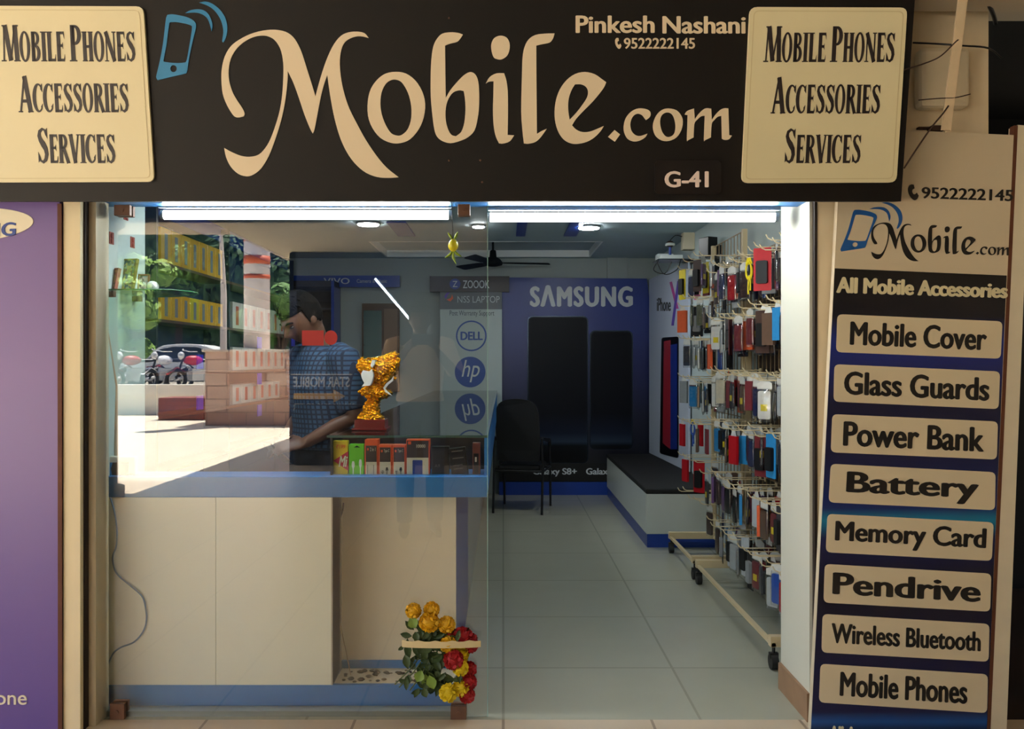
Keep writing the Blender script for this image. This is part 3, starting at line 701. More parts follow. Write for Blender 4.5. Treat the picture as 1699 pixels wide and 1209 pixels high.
# --- long display case running to the back on the right end of the counter
SH = 1.14; sx0, sx1, sy0, sy1 = P(548,0,3.56).x, -0.066, 3.56, 9.12
case = thing('display_case', ((sx0+sx1)/2, sy0, 0), 'long display case with glass top running back from the counter to the rear wall', 'display case')
put('base', MB().box(sx0, xn1, CF+0.225, 5.0, 0, zb_), m_bluedk, case)
put('base_panel', MB().box(sx0, xn1, 5.0, sy1, 0, zb_), mat('case_grey', (150,158,158), 0.4, var=0.05), case)
put('deck', MB().box(sx0, sx1, CF+0.165, sy1, zb_, zt_-0.003), m_blue, case)
put('side_panel', MB().box(sx1-0.014, sx1, sy0, sy1, zt_-0.003, SH-0.008), m_blue, case)
put('side_panel', MB().box(sx0, sx0+0.008, sy0, sy1, zt_-0.003, SH-0.008), mat('case_black', (20,20,22), 0.4), case)
put('divider', MB().box(sx0+0.008, sx1-0.014, sy0+0.22, sy0+0.23, zt_-0.003, SH-0.008), mat('case_inner', (70,48,40), 0.5), case)
put('glass_front', MB().box(sx0+0.008, sx1-0.014, sy0, sy0+0.005, zt_-0.003, SH-0.008), glass('case_glass', (0.96,0.98,0.97), 0.02), case)
put('glass_top', MB().box(sx0-0.012, sx1+0.002, sy0-0.012, sy1, SH-0.008, SH), glass('top_glass', (0.72,0.82,0.80), 0.05), case)
put('top_edge', MB().box(sx0-0.013, sx1+0.003, sy0-0.0135, sy0-0.012, SH-0.009, SH+0.001), mat('edge_green', (70,96,88), 0.2), case)
put('inner_shelf', MB().box(sx0+0.01, sx1-0.016, sy0+0.24, sy1, zt_+0.05, zt_+0.06), mat('case_shelf', (44,56,62), 0.4), case)

# --- boxes standing in the case front
m_or = mat('box_orange', (236,92,44), 0.4, var=0.05); m_bw = mat('box_white', (226,218,204), 0.4, var=0.04); m_bb = mat('box_brown', (62,44,42), 0.4, var=0.08)
BD = 3.585; BP = front(BD)
m_txt = mat('print_pale', (206,196,184), 0.5); m_gr = mat('print_grey', (120,112,106), 0.5)
zfl = zt_-0.003
def shelfbox(name, x0, x1, ytop, m, label, cat='box', depth=0.10, group='boxes in the display case', tilt=0.0):
    a, b = P(x0,0,BD).x, P(x1,0,BD).x; zt2 = P(0,ytop,BD).z
    r = thing(name, ((a+b)/2, BD, zfl), label, cat, group)
    put('carton', MB().box(a, b, BD, BD+depth, zfl, min(zt2, SH-0.012)), m, r, bevel=0.0015)
    return r
r = shelfbox('packet', 553, 577, 731, mat('box_yellow', (232,200,38), 0.35), 'yellow and pink packet at the left end inside the display case', 'packet', 0.03)
sheet('triangle', BP, [[(578,748),(553,764),(578,781)]], mat('print_pink', (206,40,72), 0.4), r, 0.0008)
word('lettering', BP, 'Mi', (562,756,577,774), mat('vinyl_white', (240,232,206)), r, base=0.001, shear=0.3, bold=0.03)
word('lettering', BP, '₹199', (558,737,573,744), m_or, r, base=0.001, shear=0.2)
r = shelfbox('cable_box', 579, 604, 737, mat('box_green', (112,206,40), 0.35), 'bright green cable box second from left in the display case', 'box', 0.04)
def plug(plane, x, y0, y1, m, root):
    w = 2.4
    sheet('printed_cable', plane, [[(x-w,y0+4),(x-w*0.6,y0),(x+w*0.6,y0),(x+w,y0+4),(x+w,y0+(y1-y0)*0.35),(x+w*0.35,y0+(y1-y0)*0.5),(x+w*0.35,y1),(x-w*0.35,y1),(x-w*0.35,y0+(y1-y0)*0.5),(x-w,y0+(y1-y0)*0.35)]], m, root, 0.0008)
m_pw = mat('print_white', (238,238,230), 0.5)
plug(BP, 586, 765, 789, m_pw, r); plug(BP, 598, 762, 789, m_pw, r)
sheet('hang_slot', BP, [[(587,742),(592,739),(598,742)]], m_matblack, r, 0.0008)
for x0, x1, y, lab, white in ((605,627,729,'tall orange and white earphone box third from left in the display case',True), (628,650,738,'orange edged cable box left one of a matching pair in the display case',False), (651,673,738,'orange edged cable box right one of a matching pair in the display case',False)):
    r = shelfbox('cable_box', x0, x1, y, m_or, lab, 'box', 0.06)
    y1 = y+(10 if white else 4)
    sheet('upper_print', BP, [[(x0+2,y1),(x1-2,y1),(x1-2,766),(x0+2,766)]], m_bb, r, 0.0008)
    sheet('lower_print', BP, [[(x0+2,766),(x1-2,766),(x1-2,789.5),(x0+2,789.5)]], m_bw, r, 0.0008)
    sheet('mark', BP, [[(x0+4,y1+4),(x0+7,y1+4),(x0+7,y1+8),(x0+4,y1+8)]], m_or, r, 0.0014)
    word('lettering', BP, '2 in 1' if white else 'Type C', (x0+9,y1+3,x1-4,y1+9), m_txt, r, base=0.001)
    if white:
        for k in (610, 620): sheet('printed_cable', BP, [[(k-.5,771),(k+.5,771),(k+.5,788),(k-.5,788)]], m_gr, r, 0.0014)
    else:
        plug(BP, x0+7, 780, 789.5, m_matblack, r); plug(BP, x0+14, 775, 789.5, m_matblack, r)
r = shelfbox('power_bank_box', 674, 713, 729, m_or, 'wide brown and white power bank box reading 10000 in the display case', 'box', 0.05)
sheet('upper_print', BP, [[(675,731),(711,731),(711,759),(675,759)]], m_bb, r, 0.0008)
sheet('lower_print', BP, [[(675,759),(711,759),(711,789.5),(675,789.5)]], m_bw, r, 0.0008)
sheet('printed_power_bank', BP, [rrect(684.5,763,701,789,1.5)], mat('print_navy', (42,62,140), 0.4), r, 0.0014)
sheet('mark', BP, [[(677,732),(682,732),(682,737),(677,737)]], m_or, r, 0.0014)
word('lettering', BP, '10000', (691,737,706,742.5), m_txt, r, base=0.001, bold=0.03)
r = shelfbox('phone_box', 716, 745, 741, mat('box_dark', (40,34,34), 0.3), 'upright dark brown phone box marked A9 in the display case', 'box', 0.05)
word('lettering', BP, 'A9', (721,770,730,775), m_gr, r, base=0.0005)
# the tilted dark box: built straight, root leaned over
a, b = P(748,0,BD).x, P(776,0,BD).x
r = thing('phone_box', (b, BD, zfl), 'dark phone box leaning to the left at the right of the display case', 'box', 'boxes in the display case')
mb = MB().box(a-b, 0, 0, 0.04, 0.0, P(0,741,BD).z-zfl)
o = put('carton', mb, mat('box_dark', (40,34,34)), None, bevel=0.0015); o.parent = r
for k, z in enumerate((0.105, 0.075, 0.045, 0.030)):
    o = put('print_line', MB().box(a-b+0.012, -0.012-0.008*(k > 1), -0.0008, 0, z, z+0.004), m_gr, None); o.parent = r
r.rotation_euler = (0, -math.radians(7), 0); r.location.x += 0.004
r = shelfbox('accessory_box', 784, 797, 735, mat('box_maroon', (112,52,44), 0.4), 'narrow reddish box in the right corner of the display case', 'box', 0.05)
sheet('lower_print', BP, [[(786,752),(794,752),(794,786),(786,786)]], mat('box_dark', (40,34,34)), r, 0.0008)
sheet('mark', BP, [[(788,758),(791,758),(791,766),(788,766)]], m_txt, r, 0.0014)

# --- golden trophy on the case
TD = 3.87
m_gold = mat('gold_cast', (226,160,30), 0.24, 1.0, var=0.25, scale=60, bump=1.0)
tr = thing('trophy', (P(617,0,TD).x, TD, SH), 'gold lumpy cup trophy on a dark red block standing on the display case', 'trophy')
a0 = P(588,0,TD).x; a1 = P(645,0,TD).x
put('plinth', MB().box(a0+0.01, a1-0.01, TD-0.06, TD+0.06, SH+0.0005, SH+0.048).box(a0, a1, TD-0.075, TD+0.075, SH+0.0005, SH+0.01), mat('plinth_maroon', (104,26,22), 0.25, var=0.1), tr, bevel=0.002)
def tpx(x, y): return P(530+x/4.837, 560+y/4.837, TD)
secs = [(668,412,98),(640,416,96),(600,420,72),(550,424,58),(510,434,52),(485,440,58),(462,447,110),(440,446,136),(420,446,110),(398,448,80),(375,455,78),(340,468,98),(300,474,130),(260,474,158),(225,474,166),(205,470,164),(190,472,140)]
path = [tpx(cx, y) for y, cx, w in secs]; rad = [(w*TD/F/4.837, w*TD/F/4.837*(0.62 if y < 470 else 0.85)) for y, cx, w in secs]
g = MB().loft(path, rad, 22, ref=(1,0,0))
# flames along the right rim, wings at the bowl, tips on the left
for pts, rr in (([(440,195),(540,165),(610,140),(650,126)],(38,34,22,4)), ([(570,205),(620,192),(662,182)],(28,18,4)), ([(340,215),(330,190),(345,165)],(24,16,5)), ([(400,195),(430,172),(480,160)],(24,18,8)), ([(600,230),(640,190),(660,165)],(16,10,2)), ([(560,180),(610,150),(645,128)],(16,10,2)), ([(500,165),(560,145),(600,128)],(14,9,2)), ([(590,160),(640,175),(664,182)],(12,8,2)), ([(560,165),(590,140),(640,126)],(12,8,2)), ([(350,200),(336,180),(352,160)],(14,10,3)), ([(330,260),(305,230),(312,200)],(18,14,4)), ([(420,440),(360,436),(308,434)],(26,18,4)), ([(480,440),(540,450),(592,464)],(26,18,3)), ([(560,300),(600,330),(575,350)],(16,10,3))):
    g.loft([tpx(*p) for p in pts], [k*TD/F/4.837 for k in rr], 8)
g = voxel(g, 0.0042, smooth=2)
rr = random.Random(3); base = list(g.v)
for _ in range(230):      # cast lumps all over
    v = rr.choice(base); s = rr.uniform(0.0045, 0.0095)
    g.ball(v, s, s, s, 8, 6)
g = voxel(g, 0.0030, smooth=1)
for i, v in enumerate(g.v):
    n = math.sin(v[0]*310+v[2]*190)*math.sin(v[2]*270-v[0]*140+v[1]*200)
    g.v[i] = (v[0]+n*0.004, v[1]+n*0.007, v[2]+n*0.003)
put('gold_cup', g, m_gold, tr)
m_inlay = mat('silver_inlay', (214,222,226), 0.35, 0.3, var=0.1, scale=30, bump=0.4)
inl = front(TD-0.062*1)
w = MB()
for poly in ([(358,290),(372,262),(420,268),(440,250),(452,300),(440,355),(425,380),(385,384),(362,388),(382,360),(364,325)],):
    vs, fs = outline2d([smooth_poly(poly)])
    w.add([tpx(x, y)+Vector((0, -0.068-(0.01 if t else -0.03), 0)) for x, y, t in vs], fs)
vs, fs = outline2d([[(520,400),(545,365),(585,335),(602,305),(598,345),(560,375),(535,408),(590,464),(540,438)]])
w.add([tpx(x, y)+Vector((0, -0.022-(0.012 if t else 0), 0)) for x, y, t in vs], fs)
vs, fs = outline2d([[(432,225),(445,180),(468,180),(462,215),(445,240)]])
w.add([tpx(x, y)+Vector((0, -0.072-(0.01 if t else -0.03), 0)) for x, y, t in vs], fs)
put('silver_inlay', w, m_inlay, tr)

# --- small things at the left end behind the glass
SZ = P(0,484,3.62).z
gs = thing('glass_shelf', (-1.65, 3.62, SZ), 'small green edged glass corner shelf high on the left return wall', 'shelf')
poly = [(-1.659,3.47),(-1.50,3.47)]+[(-1.62+0.30*math.cos(math.radians(a)), 3.62+0.24*math.sin(math.radians(a))) for a in range(-35, 91, 12)]+[(-1.659,3.86)]
put('pane', MB().prism(poly, 'z', SZ-0.006, SZ), glass('shelf_glass', (0.78,0.92,0.84), 0.06), gs)
put('pane_edge', MB().box(-1.659, -1.50, 3.4685, 3.47, SZ-0.006, SZ).loft([(p[0]+0.001, p[1], SZ-0.003) for p in poly[1:-1]], 0.003, 6), mat('edge_green_bright', (60,120,84), 0.15), gs)
for y in (3.52, 3.78): put('bracket', MB().box(-1.659, -1.62, y-0.012, y+0.012, SZ-0.03, SZ-0.0065), m_brown, gs, bevel=0.002)
def picture(x0, x1, y0, y1, d, m1, m2, label, lean=0.0):
    a, b = P(x0,0,d).x, P(x1,0,d).x; h = (y1-y0)*d/F
    r = thing('picture_frame', ((a+b)/2, d, SZ), label, 'picture frame', 'little framed pictures on the glass shelf')
    w = (b-a)/2
    fr = MB().box(-w, w, 0, 0.015, 0.0, 0.006).box(-w, w, 0, 0.015, h-0.006, h).box(-w, -w+0.006, 0, 0.015, 0, h).box(w-0.006, w, 0, 0.015, 0, h)
    o = put('frame', fr, m1, None); o.parent = r
    o = put('picture', MB().box(-w+0.006, w-0.006, 0.004, 0.012, 0.006, h-0.006), m2, None); o.parent = r
    r.rotation_euler = (math.radians(-12), 0, math.radians(lean)); r.location.z += 0.002
    return r
def blotchy(name, cols, scale):
    m = bpy.data.materials.new(name); m.use_nodes = True; nt = m.node_tree; b = nt.nodes['Principled BSDF']; N = nt.nodes.new; L = nt.links.new
    tc = N('ShaderNodeTexCoord'); v = N('ShaderNodeTexVoronoi'); v.inputs['Scale'].default_value = scale; r = N('ShaderNodeValToRGB'); r.color_ramp.interpolation = 'CONSTANT'
    sp = N('ShaderNodeSeparateXYZ'); L(tc.outputs['Object'], v.inputs['Vector']); L(v.outputs['Color'], sp.inputs[0]); L(sp.outputs[0], r.inputs[0]); L(r.outputs[0], b.inputs['Base Color'])
    e = r.color_ramp.elements
    while len(e) < len(cols): e.new(0.5)
    for i, c in enumerate(cols): e[i].position = i/len(cols); e[i].color = lin(c)
    b.inputs['Roughness'].default_value = 0.3; MATS[name] = m
    return m
m_icon = blotchy('picture_print', [(150,150,70),(90,110,80),(200,180,90),(120,80,50),(170,180,140),(80,90,110)], 90)
picture(184, 222, 421, 479, 3.66, mat('frame_gold', (130,110,40), 0.35, 0.5), m_icon, 'gold framed colourful picture, largest on the glass shelf', -18)
picture(177, 192, 440, 479, 3.58, mat('frame_red', (140,62,36), 0.4), blotchy('picture_print_red', [(170,90,60),(190,140,70),(110,50,40),(200,170,110)], 110), 'narrow red framed picture leaning left on the glass shelf', -30)
picture(228, 246, 447, 479, 3.68, mat('frame_brown', (120,74,54), 0.4), blotchy('picture_print_blue', [(150,160,170),(90,80,90),(180,170,160)], 110), 'small brown framed picture beside the crystal on the glass shelf', 10)
put('crystal_ball', MB().ball((P(253,0,3.66).x, 3.66, SZ+0.026), 0.027, 0.027, 0.025, 12, 8), mat('crystal', (220,226,224), 0.08, 0.3, var=0.2, scale=60), None, (0,0,0), 0, 'small clear crystal ball on the glass shelf', 'ornament')
# stickers on the return wall
m_red = mat('sticker_red', (150,60,50), 0.5, var=0.3, scale=120)
RW = Plane((0, G+0.004, 0), (0,-1,0))
for px, py, w, h, lab in ((184,395,6,20,'small dark red charm sticker on the pale wall, nearest the glass edge'), (219,402,6,18,'small brown charm sticker on the pale wall above the gold frame'), (208,359,6,12,'tiny brown charm sticker just under the top left clamp')):
    d = 1.661*F/(CX-px); p = P(px, py, d)
    mb = MB(); k = d/F
    mb.box(XJL, XJL+0.003, p.y-0.02, p.y+0.02, p.z-h*k/2, p.z+h*k/2).ball((XJL+0.004, p.y, p.z+h*k*0.2), 0.004, 0.012, h*k*0.22, 8, 6).ball((XJL+0.004, p.y, p.z-h*k*0.22), 0.004, 0.012, h*k*0.22, 8, 6)
    put('sticker', mb, m_red, None, (0,0,0), 0, lab, 'sticker', 'charm stickers on the return wall')
wire([P(173,341,3.47), P(174,370,3.47), P(168,400,3.47), P(170,430,3.47), P(167,460,3.47), P(168,482,3.47)], 0.0035, mat('wire_maroon', (92,52,52), 0.5), 'thin maroon wire hanging down to the glass shelf at the left')
# pale rod modelled in place of a mirrored edge in the glass
put('mirrored_edge', MB().cyl(P(166,492,3.50)+Vector((0.004,0,0)), P(192,640,3.62), 0.008, 8).cyl(P(192,640,3.62), P(193,788,3.60), 0.008, 8), mat('mirrored_edge_beige', (190,166,140), 0.6), None, (0,0,0), 0, 'thin pale rod standing in for a mirrored edge under the glass shelf', 'mirrored_edge')
# little white display frame on the ledge
dd = 3.56
tp = thing('photo_stand', (P(198,0,dd).x, dd, zt_), 'small white framed display with dark blue picture on the counter ledge', 'display')
put('frame', MB().box(P(171,0,dd).x, P(225,0,dd).x, dd, dd+0.025, zt_+0.0005, P(0,757,dd).z), mat('frame_white', (232,228,214), 0.35), tp, bevel=0.005)
fpn = front(dd)
sheet('screen', fpn, [[(179,767),(213,767),(213,789),(179,789)]], mat('screen_dark', (34,30,36), 0.2), tp, 0.001)
sheet('screen_corner', fpn, [[(179,767),(187,767),(184,777),(186,789),(179,789)]], m_logo, tp, 0.0015)
# blue cable down the counter front
wire([P(183,825,3.515), P(190,850,3.512), P(194,880,3.512), P(193,905,3.512), P(187,925,3.512), P(193,950,3.512), P(215,970,3.512), P(235,988,3.512), P(241,1005,3.512), P(243,1028,3.512), P(237,1048,3.512), P(222,1065,3.512), P(200,1074,3.512), P(187,1085,3.512), P(177,1110,3.512), P(170,1140,3.51)], 0.0035, mat('cable_blue', (92,120,150), 0.4), 'thin blue cable hanging in curves down the white counter front', 'cable', 'cable')
wire([P(568,842,3.70), P(558,900,3.70), P(556,960,3.70), P(566,1040,3.70), P(574,1080,3.68), P(583,1125,3.64)], 0.002, mat('wire_beige', (176,150,110), 0.5), 'thin beige wire hanging in the counter niche', 'wire', 'wire', 'loose wires in the niche')
wire([P(570,834,3.70), P(568,848,3.70), P(563,862,3.70)], 0.004, m_black, 'short black wire end at the top left of the niche', 'wire', 'wire', 'loose wires in the niche')
# dried bits lying in the niche
mb = MB(); rr = random.Random(5)
for _ in range(46):
    x = rr.uniform(xn0+0.03, xn1-0.10); y = rr.uniform(CF+0.03, CF+0.17); s = rr.uniform(0.006, 0.018)
    mb.ball((x, y, zk-0.004+s*0.3), s, s*rr.uniform(.5,1), s*0.35, 6, 4)
put('dry_petals', mb, mat('petals_dry', (84,72,52), 0.8, var=0.5, scale=30), None, (0,0,0), 0, 'dried petals and dust lying on the niche floor', 'petals', None, 'stuff')

# --- ceiling lights, tubes, fan
m_tube = glow('tube_glow', (238,243,240), 58.0)
m_lampglow = glow('lamp_glow', (240,244,242), 125.0)
m_batten = mat('batten_white', (120,130,138), 0.5)
for x0, x1, y0, lab in ((268,750,355,'glowing fluorescent tube light over the glass pane, left one'), (808,1290,359,'glowing fluorescent tube light over the open doorway, right one')):
    d = 3.57; a = P(x0, y0, d); b = P(x1, y0, d)
    r = thing('tube_light', ((a.x+b.x)/2, d, 2.10), lab, 'tube light', 'fluorescent tubes under the lintel')
    put('batten', MB().box(a.x, b.x, d-0.04, d-0.016, a.z+0.020, 2.0995), m_batten, r)
    put('tube', MB().cyl((a.x+0.012, d-0.004, a.z-0.004), (b.x-0.012, d-0.004, a.z-0.004), 0.019, 16), m_tube, r)
    for x in (a.x, b.x-0.014): put('end_cap', MB().cyl((x, d-0.004, a.z-0.004), (x+0.014, d-0.004, a.z-0.004), 0.0205, 16), m_batten, r)
for px, py, rad_, lab in ((611,371,.088,'round ceiling light, left one of three'), (794,375,.05,'smallest round ceiling light, the middle one of three'), (977,377,.088,'round ceiling light, right one of three')):
    d = 1.13*F/(CY-py); p = P(px, py, d)
    r = thing('ceiling_light', (p.x, p.y, ZC), lab, 'ceiling light', 'round ceiling lights')
    put('rim', MB().lathe([(rad_+0.012,0),(rad_+0.012,-0.012),(rad_,-0.016)], (p.x, p.y, ZC-0.0005), 28), m_batten, r)
    put('diffuser', MB().lathe([(rad_-0.002,0),(rad_-0.004,-0.006)], (p.x, p.y, ZC-0.0165), 28), m_lampglow, r)
# fan
fd = 8.4; fp = P(818, 436, fd)
fan = thing('ceiling_fan', (fp.x, fd, ZC+0.07), 'dark three bladed ceiling fan hanging at the back of the shop', 'ceiling fan')
m_fan = mat('fan_dark', (20,24,28), 0.8, spec=0.1)
put('rod', MB().cyl((fp.x, fd, fp.z+0.09), (fp.x, fd, ZC+0.07), 0.011, 10), m_fan, fan)
put('motor', MB().lathe([(0.012,0.13),(0.03,0.12),(0.035,0.06),(0.075,0.035),(0.10,0.0),(0.09,-0.022),(0.04,-0.035),(0.0,-0.037)], (fp.x, fd, fp.z), 26), m_fan, fan)
for ang in (8, 128, 248):
    M = Matrix.Translation((fp.x, fd, fp.z)) @ Matrix.Rotation(math.radians(ang), 4, 'Z') @ Matrix.Rotation(math.radians(12), 4, 'X')
    bl = MB().prism([(0.09,-0.02),(0.20,-0.05),(0.55,-0.062),(0.57,-0.05),(0.57,0.05),(0.55,0.062),(0.2,0.05),(0.09,0.02)], 'z', -0.004, 0.004).xf(M)
    put('blade', bl, m_fan, fan)
# lemon and chilli charm
lp = P(752, 407, 3.425)
ch = thing('lemon_charm', (lp.x, 3.425, 2.09), 'yellow lemon and green chilli charm hanging on a thread from the lintel', 'charm')
put('thread', MB().cyl((lp.x-0.001, 3.425, lp.z+0.02), (lp.x-0.006, 3.425, 2.10), 0.0012, 6), m_dark, ch)
put('lemon', MB().ball(lp, 0.021, 0.021, 0.024, 16, 10, lambda v: v*(1+0.12*abs(v.z)**8)), mat('lemon', (204,190,24), 0.4, var=0.1, scale=40), ch)
mch = mat('chilli', (126,150,20), 0.35, var=0.15)
for dx, z0, z1, bend in ((-0.012,0.025,0.052,-.01), (0.012,0.025,0.055,.006), (0.0,-0.026,-0.075,.012), (-0.012,-0.024,-0.05,-.022), (0.014,-0.024,-0.045,.02)):
    put('chilli', MB().loft([(lp.x+dx*.4, 3.425, lp.z+z0), (lp.x+dx, 3.423, lp.z+(z0+z1)/2), (lp.x+dx+bend, 3.425, lp.z+z1)], [0.004,0.006,0.0015], 8), mch, ch)
# --- back wall: poster boards
def frontboard(name, px0, py0, px1, py1, d, m, label, thick=0.03, cat='poster', group=None):
    a, b = P(px0, py0, d), P(px1, py1, d)
    r = thing(name, ((a.x+b.x)/2, d, b.z), label, cat, group)
    put('board', MB().box(a.x, b.x, d, d+thick, b.z, a.z), m, r)
    return r, front(d)
BWD = 9.2
r = thing('phone_poster_wall', (0.8, BWD, 0), 'large dark blue poster wall with two black phones and white capital lettering', 'poster')
sp_ = front(BWD)
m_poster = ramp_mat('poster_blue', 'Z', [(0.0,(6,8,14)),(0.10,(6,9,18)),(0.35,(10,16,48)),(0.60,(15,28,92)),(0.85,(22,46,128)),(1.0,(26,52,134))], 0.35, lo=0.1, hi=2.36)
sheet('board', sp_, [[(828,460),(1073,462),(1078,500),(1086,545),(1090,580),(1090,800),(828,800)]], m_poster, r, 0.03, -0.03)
put('plinth', MB().box(P(828,0,BWD).x, P(1090,0,BWD).x, BWD-0.012, BWD+0.05, 0, P(0,799,BWD).z), m_bluedk, r)
m_silver = mat('print_silver', (204,210,214), 0.4)
word('lettering', sp_, 'SΛMSUNG', (879,473,1050,509), m_silver, r, bold=0.055, thick=0.004, space=1.17)
m_ph = mat('phone_black', (6,7,11), 0.4, var=0.1, spec=0.15); m_rim = mat('phone_rim', (46,56,70), 0.25, 0.6)
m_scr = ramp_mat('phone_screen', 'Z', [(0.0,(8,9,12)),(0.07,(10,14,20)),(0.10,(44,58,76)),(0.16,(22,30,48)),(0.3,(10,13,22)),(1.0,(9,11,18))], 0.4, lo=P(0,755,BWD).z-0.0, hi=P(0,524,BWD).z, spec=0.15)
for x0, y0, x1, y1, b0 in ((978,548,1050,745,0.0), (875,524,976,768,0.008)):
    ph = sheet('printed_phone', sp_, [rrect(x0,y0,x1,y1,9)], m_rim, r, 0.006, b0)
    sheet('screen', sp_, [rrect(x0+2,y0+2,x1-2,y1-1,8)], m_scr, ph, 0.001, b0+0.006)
sheet('caption_band', sp_, [[(828,768),(1090,768),(1090,798),(828,798)]], m_matblack, r, 0.0025, 0.014)
word('caption', sp_, 'Galaxy S8+', (884,776,957,790), m_silver, r, base=0.017, bold=0.03)
word('caption', sp_, 'Galaxy S8', (972,776,1034,790), m_silver, r, base=0.017, bold=0.03)
# angled white poster on the right wall
A0, A1 = Vector((P(1077,0,9.14).x, 9.14, 0)), Vector((1.655, 7.55, 0))
ap = Plane(A0, Vector((-(A1.y-A0.y), (A1.x-A0.x), 0))*(1 if (-(A1.y-A0.y)) < 0 else -1))
r = thing('corner_poster', ((A0.x+A1.x)/2, (A0.y+A1.y)/2, 0), 'pale poster board in the right rear corner with a phone in red and blue', 'poster')
n2 = ap.n; zt3 = 2.34
vs = [A0, A1, A1-n2*0.02, A0-n2*0.02]
mb = MB().add([(v.x,v.y,0.465) for v in vs]+[(v.x,v.y,zt3) for v in vs], [(3,2,1,0),(4,5,6,7),(0,1,5,4),(1,2,6,5),(2,3,7,6),(3,0,4,7)])
put('board', mb, mat('poster_pale', (196,206,222), 0.35, var=0.03), r)
word('lettering', ap, 'iPhone', (1090,494,1113,516), m_inkblk, r, bold=0.02)
sheet('cross_stroke', ap, [[(1111,468),(1115,467),(1126,512),(1122,512)]], mat('print_magenta', (190,60,150), 0.4), r, 0.002)
sheet('cross_stroke', ap, [[(1124,466),(1128,465),(1118,540),(1114,540)]], mat('print_violet', (90,60,170), 0.4), r, 0.002)
ph = sheet('printed_phone', ap, [rquad([(1098,560),(1126,558),(1126,760),(1095,752)], 4)], m_ph, r, 0.003)
sheet('screen_red', ap, [[(1102,566),(1113,564),(1113,745),(1100,735)]], mat('print_red', (168,34,50), 0.3), ph, 0.001, 0.003)
sheet('screen_blue', ap, [[(1113,572),(1124,570),(1124,745),(1113,745)]], mat('print_blue2', (28,52,140), 0.3), ph, 0.001, 0.003)
# boards on the left half of the back wall
r, pln = frontboard('brand_header', 713, 458, 845, 484, 9.12, mat('header_brown', (44,32,30), 0.4), 'short dark brown header board above the laptop poster', 0.05, 'sign')
word('lettering', pln, 'ZOOOK', (768,465,812,478), m_silver, r, bold=0.01)
sheet('round_mark', pln, [circ(755,471,9,9,20)], mat('print_blue3', (36,60,150), 0.4), r, 0.002)
word('mark_letter', pln, 'Z', (751,466,759,476), m_silver, r, base=0.002)
m_gp = mat('poster_grey', (172,186,184), 0.35, var=0.03); m_dkh = mat('poster_head', (92,98,104), 0.4)
r, pln = frontboard('laptop_poster', 730, 480, 833, 722, 9.14, m_gp, 'grey upright poster with round blue laptop maker marks above the display case', 0.03, 'poster')
sheet('heading_band', pln, [[(730,480),(833,480),(833,513),(730,513)]], m_dkh, r, 0.002)
word('lettering', pln, 'NSS LAPTOP', (759,491,829,502), mat('print_pale2', (186,194,198), 0.5), r, base=0.002)
word('lettering', pln, 'Post Warranty Support', (746,515,820,526), mat('print_dark', (58,66,78), 0.5), r)
sheet('swirl_mark', pln, [smooth_poly([(737,492),(741,486),(747,485),(743,489),(740,496)])], mat('print_violet', (90,60,170)), r, 0.002, 0.002)
sheet('swirl_mark', pln, [smooth_poly([(741,497),(748,494),(750,488),(752,495),(747,500)])], m_or, r, 0.002, 0.002)
m_lb = mat('print_maker_blue', (38,76,150), 0.4)
sheet('ring', pln, [circ(782,557,25.5,25.5,40), circ(782,557,23,23,40)], m_lb, r, 0.002)
word('lettering', pln, 'DELL', (764,550,801,564), m_lb, r, bold=0.04)
dsk = sheet('disc', pln, [circ(780,617,25.5,25.5,40)], m_lb, r, 0.002)
word('lettering', pln, 'hp', (766,597,796,634), mat('poster_white', (208,216,214), 0.4), dsk, base=0.002, shear=0.28, bold=0.0)
r, pln = frontboard('blue_header', 485, 457, 663, 476, 9.12, m_bluedk, 'long blue header board on the left part of the back wall', 0.05, 'sign')
word('lettering', pln, 'VIVO', (537,461,580,471), m_silver, r, bold=0.01)
word('lettering', pln, 'Camera & Music', (592,463,642,469), mat('print_pale2', (186,194,198)), r)
# a framed mirror and a tall dark cabinet at the back left
mr_ = thing('wall_mirror', (P(618,0,9.2).x, 9.2, P(0,650,9.2).z), 'brown framed mirror on the back wall behind the trophy', 'mirror')
q0, q1 = P(600, 503, 9.2), P(662, 650, 9.2)
put('frame', MB().box(q0.x, q1.x, 9.22, 9.26, q1.z, q0.z), mat('frame_wood', (84,62,48), 0.4, var=0.2, scale=10), mr_)
g0, g1 = P(603, 515, 9.2), P(633, 648, 9.2)
put('mirror_glass', MB().box(g0.x, g1.x, 9.205, 9.2195, g1.z, g0.z), mat('mirror_glass', (210,216,216), 0.02, 1.0, var=0.01), mr_)
put('wide_stile', MB().box(P(637,0,9.2).x, P(659,0,9.2).x, 9.205, 9.2195, q1.z, P(0,512,9.2).z), mat('stile_wood', (120,96,78), 0.4, var=0.15), mr_)
cx0, cx1 = -2.36, P(556,0,8.9).x
cab = thing('display_cabinet', ((cx0+cx1)/2, 9.1, 0), 'tall dark cabinet with blue sides behind the bent man', 'cabinet')
put('carcass', MB().box(cx0, cx1, 9.18, 9.2, 0, 2.30).box(cx0, cx1, 8.85, 9.18, 0, 0.5).box(cx0, cx1, 8.85, 9.18, 2.24, 2.3), mat('cabinet_dark', (34,34,40), 0.4), cab)
for x in (cx0, cx1-0.03): put('side', MB().box(x, x+0.03, 8.84, 9.18, 0, 2.30), m_bluedk, cab)
for z in (0.8, 1.1, 1.4, 1.7, 2.0): put('shelf', MB().box(cx0+0.03, cx1-0.03, 8.87, 9.18, z, z+0.015), mat('cabinet_shelf', (60,66,76), 0.4), cab)

